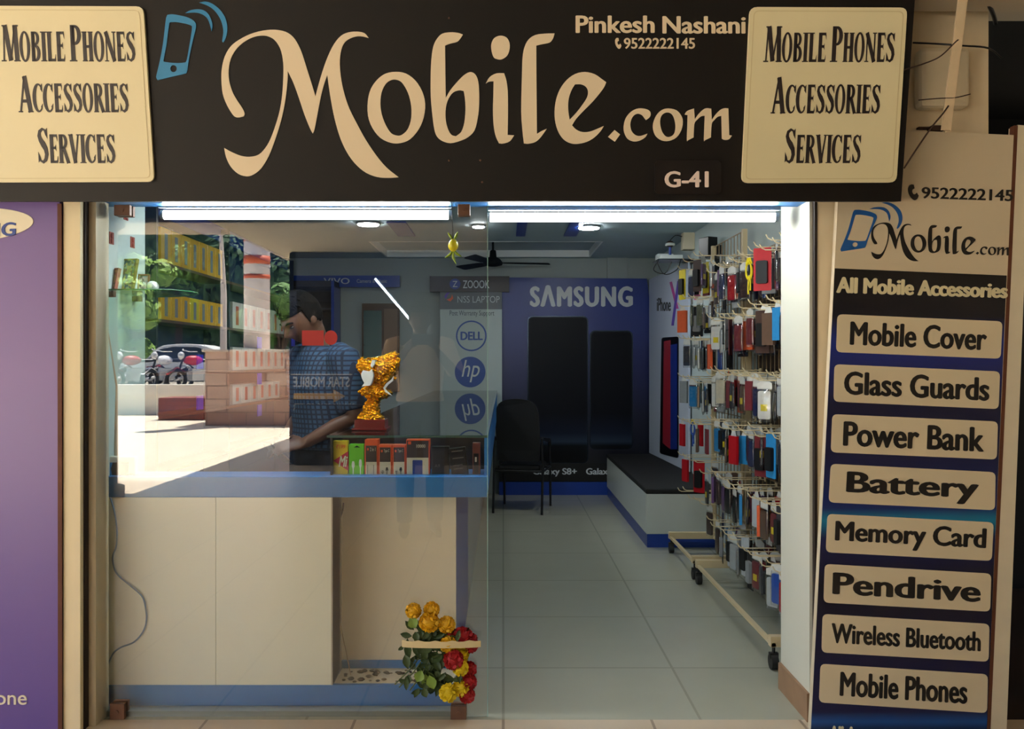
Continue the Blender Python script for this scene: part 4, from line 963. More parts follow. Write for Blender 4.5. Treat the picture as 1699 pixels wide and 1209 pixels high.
# --- customer bench along the right wall
by0, by1, bx0 = 6.59, 9.10, 1.118; bz = 0.447
bn = thing('bench', ((bx0+XR)/2, (by0+by1)/2, 0), 'long white bench with black cushion top and blue plinth by the right wall', 'bench')
put('body', MB().box(bx0, XR-0.002, by0, by1, 0.105, bz-0.03), mat('bench_white', (200,206,200), 0.35, var=0.05), bn, bevel=0.003)
put('plinth', MB().box(bx0+0.006, XR-0.002, by0+0.006, by1, 0.0, 0.105), m_bluedk, bn)
put('cushion', MB().box(bx0-0.004, XR-0.002, by0-0.004, by1, bz-0.03, bz+0.012), m_matblack, bn, bevel=0.01)

# --- black visitor chair in front of the poster wall
chx, chy = 0.19, 8.3
chr_ = thing('visitor_chair', (chx, chy, 0), 'black armchair standing between the display case and the poster wall', 'chair')
def chpart(name, mb, m, **k):
    o = put(name, mb, m, None, **k); o.parent = chr_
    return o
chpart('seat', MB().box(-0.24,0.24,-0.24,0.22,0.40,0.46), m_matblack, bevel=0.02)
back = MB()
prof = [(-0.235,0.50),(0.235,0.50),(0.245,0.80),(0.235,0.98),(0.17,1.07),(0.0,1.10),(-0.17,1.07),(-0.235,0.98),(-0.245,0.80)]
back.prism(smooth_poly(prof,3,60), 'y', 0.20, 0.25)
back.v = [(x, y+(z-0.5)*0.22-0.25*x*x, z) for x, y, z in back.v]
chpart('backrest', back, m_matblack)
for sx in (-1, 1):
    chpart('armrest', MB().loft([(sx*0.27,0.27,0.72),(sx*0.28,0.05,0.69),(sx*0.28,-0.2,0.67),(sx*0.27,-0.25,0.62)], [(0.022,0.016)]*4, 10), m_black)
    chpart('leg', MB().tube([(sx*0.27,-0.25,0.63),(sx*0.275,-0.27,0.40),(sx*0.275,-0.29,0.0)], 0.014, 10), m_black)
    chpart('leg', MB().tube([(sx*0.27,0.27,0.72),(sx*0.275,0.25,0.40),(sx*0.275,0.30,0.0)], 0.014, 10), m_black)
chpart('seat_frame', MB().tube([(-0.275,-0.24,0.40),(0.275,-0.24,0.40)], 0.012, 8).tube([(-0.275,0.22,0.40),(0.275,0.22,0.40)], 0.012, 8).tube([(-0.275,-0.26,0.40),(-0.275,0.25,0.40)], 0.012, 8).tube([(0.275,-0.26,0.40),(0.275,0.25,0.40)], 0.012, 8), m_black)
chr_.rotation_euler = (0, 0, math.radians(168)); chr_.scale = (0.86, 0.9, 1)

# --- router shelf, power box and small black speaker on the right wall
ry = 7.6; rz = P(0,432,ry).z
sh = thing('wall_shelf', (XR, ry, rz), 'small dark glass shelf with wires high on the right wall', 'shelf')
put('pane', MB().box(XR-0.32, XR, ry-0.14, ry+0.14, rz-0.008, rz), mat('shelf_dark', (36,48,50), 0.2), sh)
put('bracket', MB().box(XR-0.02, XR, ry-0.1, ry+0.1, rz-0.04, rz-0.008), m_black, sh)
put('router', MB().box(XR-0.30, XR-0.10, ry-0.13, ry-0.02, rz+0.0005, rz+0.035).box(XR-0.30, XR-0.16, ry-0.02, ry+0.12, rz+0.0005, rz+0.06), mat('router_white', (206,214,214), 0.4), None, (0,0,0), 0.004, 'white router and adapter block lying on the small wall shelf', 'router')
put('wall_socket_box', MB().box(XR-0.10, XR, ry-0.16, ry-0.05, rz+0.08, rz+0.26), mat('socket_cream', (206,196,170), 0.45), None, (0,0,0), 0.004, 'cream power box on the right wall above the router', 'power box')
cmb = thing('dome_camera', (XR-0.20, ry-0.1, rz+0.06), 'small white dome camera with dark eye beside the cream power box', 'camera')
put('dome', MB().ball((XR-0.20, ry-0.06, rz+0.14), 0.038, 0.038, 0.03, 14, 8), mat('dome_brown', (70,52,44), 0.2), cmb)
put('collar', MB().lathe([(0.042,-0.012),(0.044,0.0),(0.04,0.012)], (XR-0.20, ry-0.06, rz+0.135), 20), mat('router_white', (206,214,214)), cmb)
put('stem', MB().cyl((XR-0.20, ry-0.06, rz+0.035), (XR-0.20, ry-0.06, rz+0.12), 0.012, 10), m_bluedk, cmb)
for k, pts in enumerate(([(XR-0.30,ry-0.1,rz),(XR-0.36,ry-0.14,rz-0.10),(XR-0.26,ry-0.14,rz-0.13),(XR-0.20,ry-0.14,rz-0.03)], [(XR-0.33,ry-0.12,rz-0.02),(XR-0.27,ry-0.16,rz-0.14),(XR-0.16,ry-0.16,rz-0.10),(XR-0.12,ry-0.14,rz-0.01)], [(XR-0.20,ry-0.06,rz+0.17),(XR-0.16,ry-0.1,rz+0.21),(XR-0.10,ry-0.1,rz+0.20)])):
    wire([Vector(p) for p in pts], 0.004, m_black, ('black cable loop drooping left under the router shelf','black cable loop drooping right under the router shelf','black cable from the dome camera to the power box')[k], 'cable', 'cable', 'router cables')
kz = P(0,410,4.9).z
spk = thing('wall_speaker', (XR, 6.55, kz), 'small black box speaker fixed on the right wall above the rack', 'speaker')
M3 = Matrix.Rotation(math.radians(25), 3, 'Z')
sx_, sy_ = XR-0.13, 6.02
put('cabinet', MB().obox((XR-0.10, 6.55, P(1178,411,6.55).z), 0.045, 0.06, 0.08, M3), m_black, spk, bevel=0.006)
put('mount', MB().box(XR-0.06, XR, 6.53, 6.59, P(0,411,6.55).z-0.05, P(0,411,6.55).z+0.02), m_black, spk)

# --- shelves on the left wall with rows of boxes, seen through the reflections
LX = XL
lsh = thing('wall_shelving', (LX+0.12, 7.2, 0), 'open wall shelving with blue uprights along the left wall', 'shelving')
put('back_panel', MB().box(LX+0.0, LX+0.02, 5.3, 8.8, 0.3, 2.5), mat('shelf_backblue', (26,58,104), 0.4), lsh)
SHZ = [2.085, 1.72, 1.38, 1.10, 0.75]
for z in SHZ: put('shelf', MB().box(LX+0.02, LX+0.24, 5.3, 8.8, z-0.018, z), mat('shelf_brown', (92,64,54), 0.4), lsh)
for y in (5.3, 6.70, 8.75): put('upright', MB().box(LX+0.02, LX+0.22, y, y+0.03, 0.3, 2.5), mat('upright_dark', (40,52,72), 0.4), lsh)
for y, z in ((5.95,1.45),(5.95,1.16),(7.42,1.62),(7.42,1.30),(7.42,1.02),(8.62,1.66),(8.62,1.22)): put('blue_patch', MB().box(LX+0.235, LX+0.243, y, y+0.12, z-0.05, z+0.05), mat('patch_blue', (40,50,236), 0.3), lsh)  # bright blue patches set in the gaps between shelves
put('header', MB().box(LX+0.02, LX+0.16, 5.3, 8.8, 2.40, 2.52), m_bluedk, lsh)
def boxrow(y0, y1, n, z, h, cols, name, what, row, mark=None):
    w = (y1-y0)/n
    for k in range(n):
        m, cn = cols[k % len(cols)]
        r = thing(name, (LX+0.13, y0+w*(k+.5), z), '%s %s, %s shelf of left wall, %s from the front' % (cn, what, row, ('first','second','third','fourth','fifth','sixth','seventh','eighth')[k]), 'box', 'boxes on the left wall shelves')
        put('carton', MB().box(LX+0.06, LX+0.20, y0+w*k+0.004, y0+w*(k+1)-0.004, z+0.0005, z+h), m, r, bevel=0.003)
        if mark:
            put('label_patch', MB().box(LX+0.20, LX+0.202, y0+w*k+w*.36, y0+w*(k+1)-w*.36, z+h*.15, z+h*.85), mark, r)
m_y = mat('carton_yellow', (232,178,20), 0.35, var=0.06); m_y2 = mat('carton_lemon', (226,208,30), 0.35, var=0.06)
m_wc = mat('carton_white', (214,214,206), 0.35, var=0.05); m_rc = mat('mark_red', (190,70,50), 0.4); m_gc = mat('mark_grey', (130,140,150), 0.4)
boxrow(5.42, 6.62, 7, SHZ[0], 0.235, [(m_y,'yellow')], 'phone_carton', 'phone carton', 'top', m_gc)
boxrow(5.42, 6.62, 7, SHZ[1], 0.18, [(m_y,'golden yellow'),(m_y,'golden yellow'),(m_y,'golden yellow'),(m_y2,'lemon yellow')], 'phone_carton', 'phone carton', 'second', m_gc)
boxrow(6.86, 8.5, 7, SHZ[1], 0.22, [(m_wc,'white')], 'phone_carton', 'phone carton with red stripe', 'second', m_rc)
boxrow(6.86, 8.5, 7, SHZ[2], 0.19, [(m_wc,'white')], 'phone_carton', 'phone carton with red stripe', 'third', m_rc)
boxrow(6.86, 8.3, 6, SHZ[3], 0.16, [(m_wc,'white')], 'phone_carton', 'phone carton with red stripe', 'fourth', m_rc)
m_rd = mat('carton_red', (160,50,44), 0.35); m_bl = mat('carton_blue', (40,70,120), 0.35)
# red stickers on the inner face of the pane
win_plane = Plane((0, G+0.0105, 0), (0, 1, 0))
m_stk = mat('sticker_bright', (206,44,46), 0.5)
for polys, lab in (([[ (501,548),(537,548),(537,573),(501,573) ]], 'red rectangular sticker on the glass in front of the man'), ([circ(549,560,11,12,20)], 'round red sticker on the glass beside the rectangular one')):
    s_ = thing('sticker', win_plane.at(polys[0][0][0], polys[0][0][1]), lab, 'sticker', 'red stickers on the glass')
    sheet('vinyl', win_plane, polys, m_stk, s_, 0.0006)
# ================================================================ RACKS OF ACCESSORIES
GX, TX = 1.60, 1.315            # grid plane, hook tips
m_rack = mat('rack_cream', (206,186,146), 0.45, var=0.1, scale=10)
m_wire = mat('rack_wire', (150,128,96), 0.45, 0.2, var=0.15)
m_hook = mat('hook_cream', (226,208,168), 0.4, var=0.08)
m_rub = mat('caster_rubber', (26,26,26), 0.6)
hookm = MB().tube([(0,0,0),(-(GX-TX)+0.03,0,0.0),(-(GX-TX)+0.012,0,0.008),(-(GX-TX),0,0.028)], 0.0032, 6).box(-0.004,0.004,-0.012,0.012,-0.012,0.012).mesh('hook'); hookm.materials.append(m_hook)
RACKS = {}
def rack(key, y0, y1, ztop, rows, nh, label, base_z=0.16):
    r = thing('accessory_rack', (GX, (y0+y1)/2, 0), label, 'rack', 'wheeled wire racks')
    for y in (y0, y1): put('post', MB().box(GX-0.016, GX+0.016, y-0.016, y+0.016, base_z-0.05, ztop), m_rack, r)
    g = MB(); n = int((y1-y0)/0.075)
    for k in range(1, n): g.box(GX-0.0025, GX+0.0025, y0+(y1-y0)*k/n-0.0025, y0+(y1-y0)*k/n+0.0025, base_z+0.1, ztop-0.01)
    z = ztop-0.01
    while z > base_z+0.1: g.box(GX-0.0035, GX+0.0035, y0, y1, z-0.003, z+0.003); z -= 0.155
    put('grid', g, m_wire, r)
    for y in (y0+0.02, y1-0.02): put('foot_rail', MB().box(TX-0.06, GX+0.05, y-0.02, y+0.02, base_z-0.05, base_z), m_rack, r, bevel=0.002)
    put('base_bar', MB().box(TX-0.055, TX-0.035, y0, y1, base_z-0.048, base_z-0.03).box(GX-0.01, GX+0.01, y0, y1, base_z-0.048, base_z-0.03), m_rack, r)
    for y in (y0+0.02, y1-0.02):
        for x in (TX-0.04, GX+0.03):
            cm = MB().cyl((x-0.016,y,0.037),(x+0.016,y,0.037),0.036,16).cyl((x,y,0.06),(x,y,base_z-0.05),0.008,8).box(x-0.02,x+0.02,y-0.012,y+0.012,0.055,0.08)
            put('caster', cm, m_rub, r)
    spots = []
    for i, z in enumerate(rows):
        for k in range(nh):
            y = y0+0.06+(y1-y0-0.12)*k/(nh-1)
            zz = z+R.uniform(-0.03, 0.03)
            if (CX+(TX)*F/y) > 1305: continue
            o = bpy.data.objects.new('hook', hookm); COL.objects.link(o); o.parent = r
            o.location = (0, y-(y0+y1)/2, zz)
            spots.append((i, k, y, zz))
    RACKS[key] = spots
    return r
rack('near', 3.96, 5.52, 2.15, [2.05,1.73,1.38,1.07,0.72,0.43], 15, 'near wheeled wire rack hung with phone cases, beside the white door jamb')
rack('far', 5.60, 6.42, 2.33, [2.16,1.89,1.62,1.335,1.005,0.73,0.50], 5, 'far wheeled wire rack with tall grid, in front of the black topped bench')

# product meshes, hanging point at the origin, face towards -X
def pm(mb, name): return mb.mesh(name)
def slab_r(w, h, t, z0, r=0.012, x0=0.0):
    return MB().prism(rrect(-w/2, z0-h, w/2, z0, r, 4), 'x', x0-t/2, x0+t/2)
PM = {}
PM['case'] = pm(slab_r(0.072,0.148,0.011,-0.045), 'case')
PM['window'] = pm(slab_r(0.050,0.10,0.0125,-0.068,0.006), 'window')
PM['header'] = pm(MB().prism([(-0.042,-0.036),(0.042,-0.036),(0.042,-0.004),(0.012,0.010),(-0.012,0.010),(-0.042,-0.004)], 'x', -0.001, 0.001), 'header')
bag = MB().loft([(0,0,-0.03),(0,0,-0.06),(0,0,-0.13),(0,0,-0.19),(0,0,-0.208)], [(0.003,0.043),(0.012,0.046),(0.014,0.046),(0.011,0.046),(0.002,0.045)], 14, ref=(1,0,0))
PM['bag'] = pm(bag, 'bag')
PM['card'] = pm(slab_r(0.095,0.225,0.003,0.008,0.006), 'card')
PM['blister'] = pm(slab_r(0.060,0.12,0.02,-0.06,0.01,-0.010), 'blister')
PM['slimbox'] = pm(slab_r(0.080,0.165,0.016,-0.022,0.002), 'slimbox')
PM['tab'] = pm(MB().prism([(-0.03,-0.024),(0.03,-0.024),(0.014,0.010),(-0.014,0.010)], 'x', -0.0008, 0.0008), 'tab')
PM['label'] = pm(MB().prism([(-0.018,-0.150),(0.018,-0.150),(0.018,-0.115),(-0.018,-0.115)], 'x', -0.0093, 0.0093), 'label')
cb = MB()
for k in range(4): cb.loft([(0.004*math.cos(k+2), 0.020*math.cos(a)*(1+.12*k), -0.055-0.045*math.sin(a)-0.004*k) for a in [2*math.pi*j/18 for j in range(18)]], 0.0035, 6, closed=True)
cb.loft([(0.003,0.002,-0.09),(0.004,0.012,-0.15),(0.0,0.004,-0.19)], [0.007,0.004,0.006], 8).loft([(-0.003,-0.01,-0.09),(-0.004,-0.018,-0.13),(0.0,-0.012,-0.17)], [0.006,0.004,0.005], 8)
PM['coil'] = pm(cb, 'coil')
COLS = {'black':(18,18,20),'charcoal':(52,52,58),'dark brown':(64,44,38),'maroon':(110,40,46),'red':(170,14,26),'orange':(214,92,50),'tan':(172,138,98),'olive':(92,96,70),
        'cream':(206,196,172),'white':(216,216,212),'grey':(130,134,136),'silver':(176,182,186),'blue':(46,84,170),'navy':(30,38,80),'sky blue':(40,130,190),'purple':(96,64,110),'pink':(206,110,150),'yellow':(222,200,30),'coffee':(92,70,56)}
PMAT = {k: mat('pack_'+k.replace(' ','_'), v, 0.55, var=0.12, scale=50, spec=0.3) for k, v in COLS.items()}
m_bag = glass('film_clear', (0.93,0.93,0.92), 0.10, 0.10)
m_hdr = mat('header_card', (206,206,200), 0.4, var=0.12, scale=30); m_lab = mat('label_yellow', (222,200,30), 0.4)
def child(name, mesh, m, root, loc=(0,0,0)):
    o = bpy.data.objects.new(name, PM[mesh]); COL.objects.link(o); o.parent = root; o.location = loc
    if not PM[mesh].materials: PM[mesh].materials.append(m)
    o.material_slots[0].link = 'OBJECT'; o.material_slots[0].material = m
    return o
DARK = ['black','black','charcoal','dark brown','coffee','dark brown','maroon','navy','black','charcoal']
BRIGHT = ['red','orange','blue','purple','tan','silver','grey','cream','white','sky blue','olive','maroon','silver']
PACKS = []
def pack(kind, col, x, y, z, yaw, row, key, tilt=0.0):
    nm = {'case':'phone_case','box':'slim_box','card':'carded_accessory','coil':'charging_cable'}[kind]
    r = thing(nm, (x, y, z-0.012), '', {'case':'phone case','box':'box','card':'accessory','coil':'cable'}[kind], {'near':'packets on the near rack','far':'packets on the far rack'}[key])
    r.rotation_euler = (tilt, 0, yaw)
    cm = PMAT[col]
    if kind == 'case':
        child('case', 'case', cm, r); child('bag', 'bag', m_bag, r); child('header', 'header', m_hdr, r)
        if R.random() < 0.3: child('label', 'label', m_lab, r)
    elif kind == 'box':
        child('carton', 'slimbox', cm, r); child('hang_tab', 'tab', m_hdr, r)
    elif kind == 'card':
        child('card', 'card', cm, r); child('product', 'blister', PMAT['black'] if col != 'black' else PMAT['grey'], r)
    else:
        child('cable_coil', 'coil', cm, r); child('hang_tab', 'tab', PMAT['yellow'], r)
    word_ = {'case':'phone case packet','box':'slim hanging box','card':'carded accessory','coil':'coiled charging cable'}[kind]
    PACKS.append([r, key, row, x, y, '%s %s' % (col, word_)])
# near rack: (row, hook) -> chosen packs where the photo shows a clear one, else a seeded mix
def hang(key, skip, special):
    for i, k, y, z in RACKS[key]:
        if (i, k) in skip: continue
        if (i, k) in special:
            for kind, col, fx, yaw in special[(i, k)]:
                pack(kind, col, TX+0.035+fx*(GX-TX-0.06), y, z, yaw, i, key)
            continue
        n = R.choice((2,3,3)) if key == 'near' else R.choice((1,2,3))
        for j in range(n):
            fx = 0.05+0.9*(j+R.random()*0.5)/max(n,1)
            fx = min(fx, 1.0)
            kind = R.choice(('case','case','case','case','box','card')); col = R.choice(DARK if R.random() < 0.58 else BRIGHT)
            pack(kind, col, TX+0.035+fx*(GX-TX-0.06), y+R.uniform(-.012,.012), z, R.gauss(0, 0.30), i, key)
hang('near', {(0,11)}, {
    (0,4): [('card','red',0.05,0.95), ('box','cream',0.75,0.6)],
    (0,5): [('coil','yellow',0.2,0.7), ('box','charcoal',0.6,0.8)],
    (0,6): [('coil','yellow',0.0,0.4), ('box','grey',0.5,0.8)],
    (1,5): [('box','blue',0.25,0.9), ('case','dark brown',0.7,0.2)],
    (1,8): [('box','orange',0.25,0.5), ('case','maroon',0.0,0.3), ('case','black',0.7,0.4)],
    (2,4): [('case','white',0.1,0.8), ('case','navy',0.6,0.2)],
    (2,7): [('box','maroon',0.2,0.6), ('case','cream',0.7,0.3)],
    (3,9): [('box','sky blue',0.3,0.5), ('box','red',0.0,0.3)],
    (3,6): [('card','maroon',0.3,0.5)],
})
hang('far', {(4,1),(5,1),(5,3),(6,1),(6,2),(6,4),(4,3),(6,3)}, {
    (0,4): [('card','yellow',0.0,0.3), ('case','navy',0.3,0.3), ('card','pink',0.5,0.3), ('box','maroon',0.8,0.3)],
    (0,3): [('card','yellow',0.6,0.2), ('box','blue',0.9,0.2)],
    (1,4): [('box','orange',0.0,0.8), ('card','black',0.5,0.9), ('case','black',0.85,0.5)],
    (2,4): [('case','charcoal',0.15,0.4), ('case','silver',0.45,0.5), ('case','coffee',0.75,0.4)],
    (3,4): [('box','grey',0.05,0.5), ('case','maroon',0.35,0.3), ('box','olive',0.55,0.2), ('case','black',0.9,0.3)],
    (4,4): [('box','red',0.0,0.2), ('coil','blue',0.35,0.4), ('box','red',0.6,0.2)],
    (5,4): [('box','red',0.1,0.3)],
    (5,2): [('card','red',0.2,0.7), ('case','charcoal',0.7,0.3)],
})
def ordw(n): return '%d%s' % (n, 'th' if 10 <= n % 100 <= 20 else {1:'st',2:'nd',3:'rd'}.get(n % 10, 'th'))
ROWW = ['top','second','third','fourth','fifth','sixth','seventh']
bykey = {}
for p in PACKS: bykey.setdefault((p[1], p[2]), []).append(p)
for (key, row), ps in bykey.items():
    ps.sort(key=lambda p: p[3]/p[4])
    for n, p in enumerate(ps): p[0]['label'] = '%s, %s from left in the %s row of the %s rack' % (p[5], ordw(n+1), ROWW[row], key)
# ================================================================ PEOPLE
def head_shape(c, M, k=1.0):
    """head with brow, eye sockets, nose, lips, chin and ears; face towards +Y"""
    def fn(v):
        x, y, z = v
        s = 1.0
        if z < 0: x *= 1-0.32*(-z)**1.5; y *= 1-0.10*(-z)**2
        if y > 0:
            y *= 0.93
            y += 0.30*math.exp(-(x/0.16)**2-((z+0.16)/0.16)**2)*max(y,0)          # nose tip
            y += 0.13*math.exp(-(x/0.12)**2-((z-0.05)/0.22)**2)*max(y,0)          # bridge
            y -= 0.12*(math.exp(-((x-0.40)/0.17)**2)+math.exp(-((x+0.40)/0.17)**2))*math.exp(-((z-0.08)/0.11)**2)
            y += 0.07*math.exp(-((z-0.26)/0.10)**2)*math.exp(-(x/0.6)**2)
            y += 0.07*math.exp(-((z+0.47)/0.05)**2-(x/0.25)**2)-0.04*math.exp(-((z+0.53)/0.025)**2-(x/0.28)**2)+0.07*math.exp(-((z+0.60)/0.06)**2-(x/0.24)**2)
            y += 0.10*math.exp(-((z+0.86)/0.14)**2-(x/0.35)**2)
        return Vector((x, y, z))
    mb = MB().ball((0,0,0), 0.076*k, 0.098*k, 0.122*k, 36, 30, fn)
    for sx in (-1, 1):
        mb.ball((sx*0.077*k, -0.012, -0.005), 0.010*k, 0.020*k, 0.032*k, 10, 8)
    mb.v = [tuple(Vector(c)+M @ Vector(v)) for v in mb.v]
    return mb
def hand_shape(mb, w, d, curl, side, up):
    """palm and five bent fingers from wrist w along d; up = back of the hand"""
    d = Vector(d).normalized(); up = Vector(up); up = (up-d*up.dot(d)).normalized(); s = d.cross(up).normalized()*side; w = Vector(w)
    pc = w+d*0.045
    mb.loft([w-d*0.01, w+d*0.03, w+d*0.085], [(0.017,0.026),(0.014,0.036),(0.011,0.038)], 10, ref=up)
    for i, (off, ln) in enumerate(((-0.030,0.066),(-0.010,0.076),(0.010,0.072),(0.029,0.056))):
        p = w+d*0.083+s*off; q = []; dirv = d.copy(); pos = p-d*0.012
        q.append(pos.copy())
        for j in range(4):
            pos = pos+dirv*(ln*0.30); q.append(pos.copy())
            ang = curl*(0.5+0.25*j); dirv = (dirv*math.cos(ang)-up*math.sin(ang)).normalized()
        mb.loft(q, [0.010,0.0095,0.009,0.0082,0.0065], 8)
    p = w+d*0.025-s*0.030; dv = (d*0.6-s*0.7-up*0.25).normalized()
    mb.loft([p, p+dv*0.03, p+dv*0.03+(d*0.8-s*0.1-up*0.4).normalized()*0.028, p+dv*0.03+(d*0.8-s*0.1-up*0.4).normalized()*0.05], [0.013,0.011,0.0095,0.007], 8)
def person(name, loc, rz, J, label, skin, shirt, trouser, hairm, shoe, hp=30, sc=1.0, long_sleeve=False, hem=0.90):
    r = thing(name, (0,0,0), label, 'person')
    Hc = Vector(J['head']); MH = Matrix.Rotation(math.radians(J.get('turn',0)), 3, 'Z') @ Matrix.Rotation(math.radians(-hp), 3, 'X')
    body = head_shape(Hc, MH)
    nb = Vector(J['neck']); body.loft([nb-Vector((0,0.0,0.05)), nb, Hc+MH @ Vector((0,-0.02,-0.08)), Hc+MH @ Vector((0,-0.01,-0.03))], [0.062,0.056,0.054,0.05], 14)
    ch = J['chest']; wa = J['waist']; pe = J['pelvis']
    body.loft([pe, wa, ch, (ch[0], ch[1], ch[2]+0.10), nb-Vector((0,0,0.03))], [(0.16,0.105),(0.145,0.10),(0.17,0.115),(0.16,0.095),(0.075,0.06)], 18, ref=(1,0,0))
    sh = MB(); tw = MB()
    sh.loft([(pe[0],pe[1],hem), wa, ch, (ch[0], ch[1], ch[2]+0.10), nb-Vector((0,0,0.05)), nb-Vector((0,0,0.012))], [(0.185,0.135),(0.168,0.125),(0.188,0.132),(0.178,0.112),(0.11,0.085),(0.068,0.066)], 22, ref=(1,0,0))
    for sx, k in ((-1,'l'), (1,'r')):
        s, e, w_ = Vector(J['sh'+k]), Vector(J['el'+k]), Vector(J['wr'+k])
        body.loft([s, s.lerp(e,.5), e, e.lerp(w_,.4), w_], [0.056,0.047,0.040,0.038,0.027], 12)
        hand_shape(body, w_, w_-e if J.get('hd'+k) is None else Vector(J['hd'+k]), J.get('curl', 0.5), sx, J.get('hu'+k, (0,0,1)))
        if long_sleeve: sh.loft([s+Vector((-sx*0.04,0,0.0)), s, s.lerp(e,.5), e, e.lerp(w_,.5), e.lerp(w_,.93)], [0.074,0.074,0.064,0.054,0.048,0.040], 14)
        else: sh.loft([s+Vector((-sx*0.04,0,0)), s, s.lerp(e,.5), s.lerp(e,.9)], [0.074,0.076,0.070,0.068], 14)
        h, kn, an, to = [Vector(J[q+k]) for q in ('hip','kn','an','to')]
        body.loft([h, h.lerp(kn,.5), kn, kn.lerp(an,.35), an], [0.088,0.074,0.055,0.053,0.036], 12)
        body.loft([an+Vector((0,0,-0.02)), an.lerp(to,.5), to], [(0.035,0.036),(0.034,0.036),(0.02,0.03)], 10)
        tw.loft([h+Vector((0,0,0.06)), h, h.lerp(kn,.5), kn, kn.lerp(an,.4), an+Vector((0,0,0.01))], [0.10,0.108,0.090,0.072,0.068,0.058], 14)
        so = MB().loft([an+Vector((0,-0.05,-0.045)), an+Vector((0,0.0,-0.03)), an.lerp(to,.6)+Vector((0,0,-0.015)), to+Vector((0,0.03,-0.005))], [(0.035,0.036),(0.046,0.042),(0.030,0.044),(0.018,0.030)], 12)
        put('shoe', so, shoe, r)
    tw.loft([(pe[0],pe[1],pe[2]-0.08), pe, (pe[0],pe[1],pe[2]+0.08)], [(0.16,0.12),(0.172,0.122),(0.165,0.118)], 18, ref=(1,0,0))
    put('body', voxel(body, 0.008, smooth=3), skin, r)
    put('shirt', voxel(sh, 0.011, smooth=3), shirt, r)
    put('trousers', voxel(tw, 0.012, smooth=3), trouser, r)
    # hair: a thick cap over crown, sides and nape
    def hf(v):
        return Vector((v.x, v.y, v.z)) if True else v
    hb = MB(); cap = MB().ball((0,-0.012,0.022), 0.086, 0.103, 0.116, 28, 20)
    vs = [Vector(v) for v in cap.v]
    keep = lambda v: (v.z > 0.055-0.9*min(0, v.y-0.02)*-1 if v.y > 0.02 else v.z > -0.02+0.55*v.y)
    for f in cap.f:
        if all(keep(vs[i]) for i in f):
            a = [vs[i] for i in f]; b = [v*0.90 for v in a]
            n = len(hb.v); m_ = len(f)
            hb.add(a+b, [tuple(range(m_)), tuple(range(2*m_-1, m_-1, -1))]+[(q, (q+1) % m_, m_+(q+1) % m_, m_+q) for q in range(m_)], False)
    for k in range(60):     # loose locks break the outline
        a = R.uniform(0, 2*math.pi); el = R.uniform(0.5, 1.45)
        v = Vector((math.cos(a)*math.cos(el)*0.087, math.sin(a)*math.cos(el)*0.104-0.012, 0.022+math.sin(el)*0.117))
        t = Vector((-math.sin(a), math.cos(a)*0.6+0.5, -0.25)).normalized()*0.03
        hb.loft([v*0.97, v*1.02+t*0.5, v*0.99+t], [0.006,0.006,0.001], 5)
    hb.v = [tuple(Hc+MH @ Vector(v)) for v in hb.v]
    put('hair', hb, hairm, r)
    for sx in (-1, 1):
        e = MB().ball((sx*0.031, 0.074, 0.010), 0.0125, 0.010, 0.007, 10, 8); e.v = [tuple(Hc+MH @ Vector(v)) for v in e.v]
        put('eye', e, mat('eye_dark', (40,30,28), 0.2), r)
        e = MB().loft([(sx*0.015,0.088,0.028),(sx*0.032,0.085,0.034),(sx*0.052,0.068,0.028)], [0.003,0.004,0.0025], 6); e.v = [tuple(Hc+MH @ Vector(v)) for v in e.v]
        put('eyebrow', e, hairm, r)
    r.location = loc; r.rotation_euler = (0, 0, rz); r.scale = (sc, sc, sc)
    return r
m_skin = mat('skin_brown', (92,62,46), 0.5, var=0.06, scale=20); m_hair = mat('hair_black', (10,9,9), 0.85, var=0.2, scale=80, spec=0.1)  # skin darkened to stand in for the man's backlit face
m_check = brick_mat('shirt_check', (36,64,94), (48,80,110), (18,32,56), 0.022, 0.022, 0.004, rough=0.8, coord='XZ')
m_navyT = mat('trousers_dark', (22,24,32), 0.8, var=0.1)
m_shoe = mat('shoe_dark', (30,24,22), 0.5)
legs = dict(hipl=(-.095,0,.90), hipr=(.095,0,.90), knl=(-.11,.03,.49), knr=(.11,.01,.49), anl=(-.115,-.02,.085), anr=(.115,-.04,.085), tol=(-.13,.14,.035), tor=(.13,.12,.035))
J1 = dict(head=(0,.115,1.575), neck=(0,.035,1.47), chest=(0,.015,1.27), waist=(0,0,1.08), pelvis=(0,0,.94), turn=0,
          shl=(-.185,.01,1.405), shr=(.185,.01,1.405), ell=(-.23,-.03,1.14), elr=(.23,-.03,1.14), wrl=(-.11,.16,1.02), wrr=(.10,.15,1.0),
          hdl=(.4,.7,-.1), hdr=(-.4,.7,-.1), hul=(-.6,.2,.6), hur=(.6,.2,.6), curl=0.55, **legs)
m1 = person('person', (-0.885, 4.14, 0.0), math.radians(134), J1, 'man in a blue checked shirt looking down at a phone behind the counter', m_skin, m_check, m_navyT, m_hair, m_shoe, hp=38, sc=1.05, hem=0.98)
# the phone he holds
Mz = Matrix.Translation((-0.885,4.14,0)) @ Matrix.Rotation(math.radians(134), 4, 'Z')
ph = MB().obox((0,0,0), 0.037, 0.005, 0.075).xf(Mz @ Matrix.Translation((0,.245,1.02)) @ Matrix.Rotation(math.radians(-50), 4, 'X'))
put('mobile_phone', ph, m_black, None, (0,0,0), 0.002, 'black mobile phone in the hands of the man in the checked shirt', 'phone')
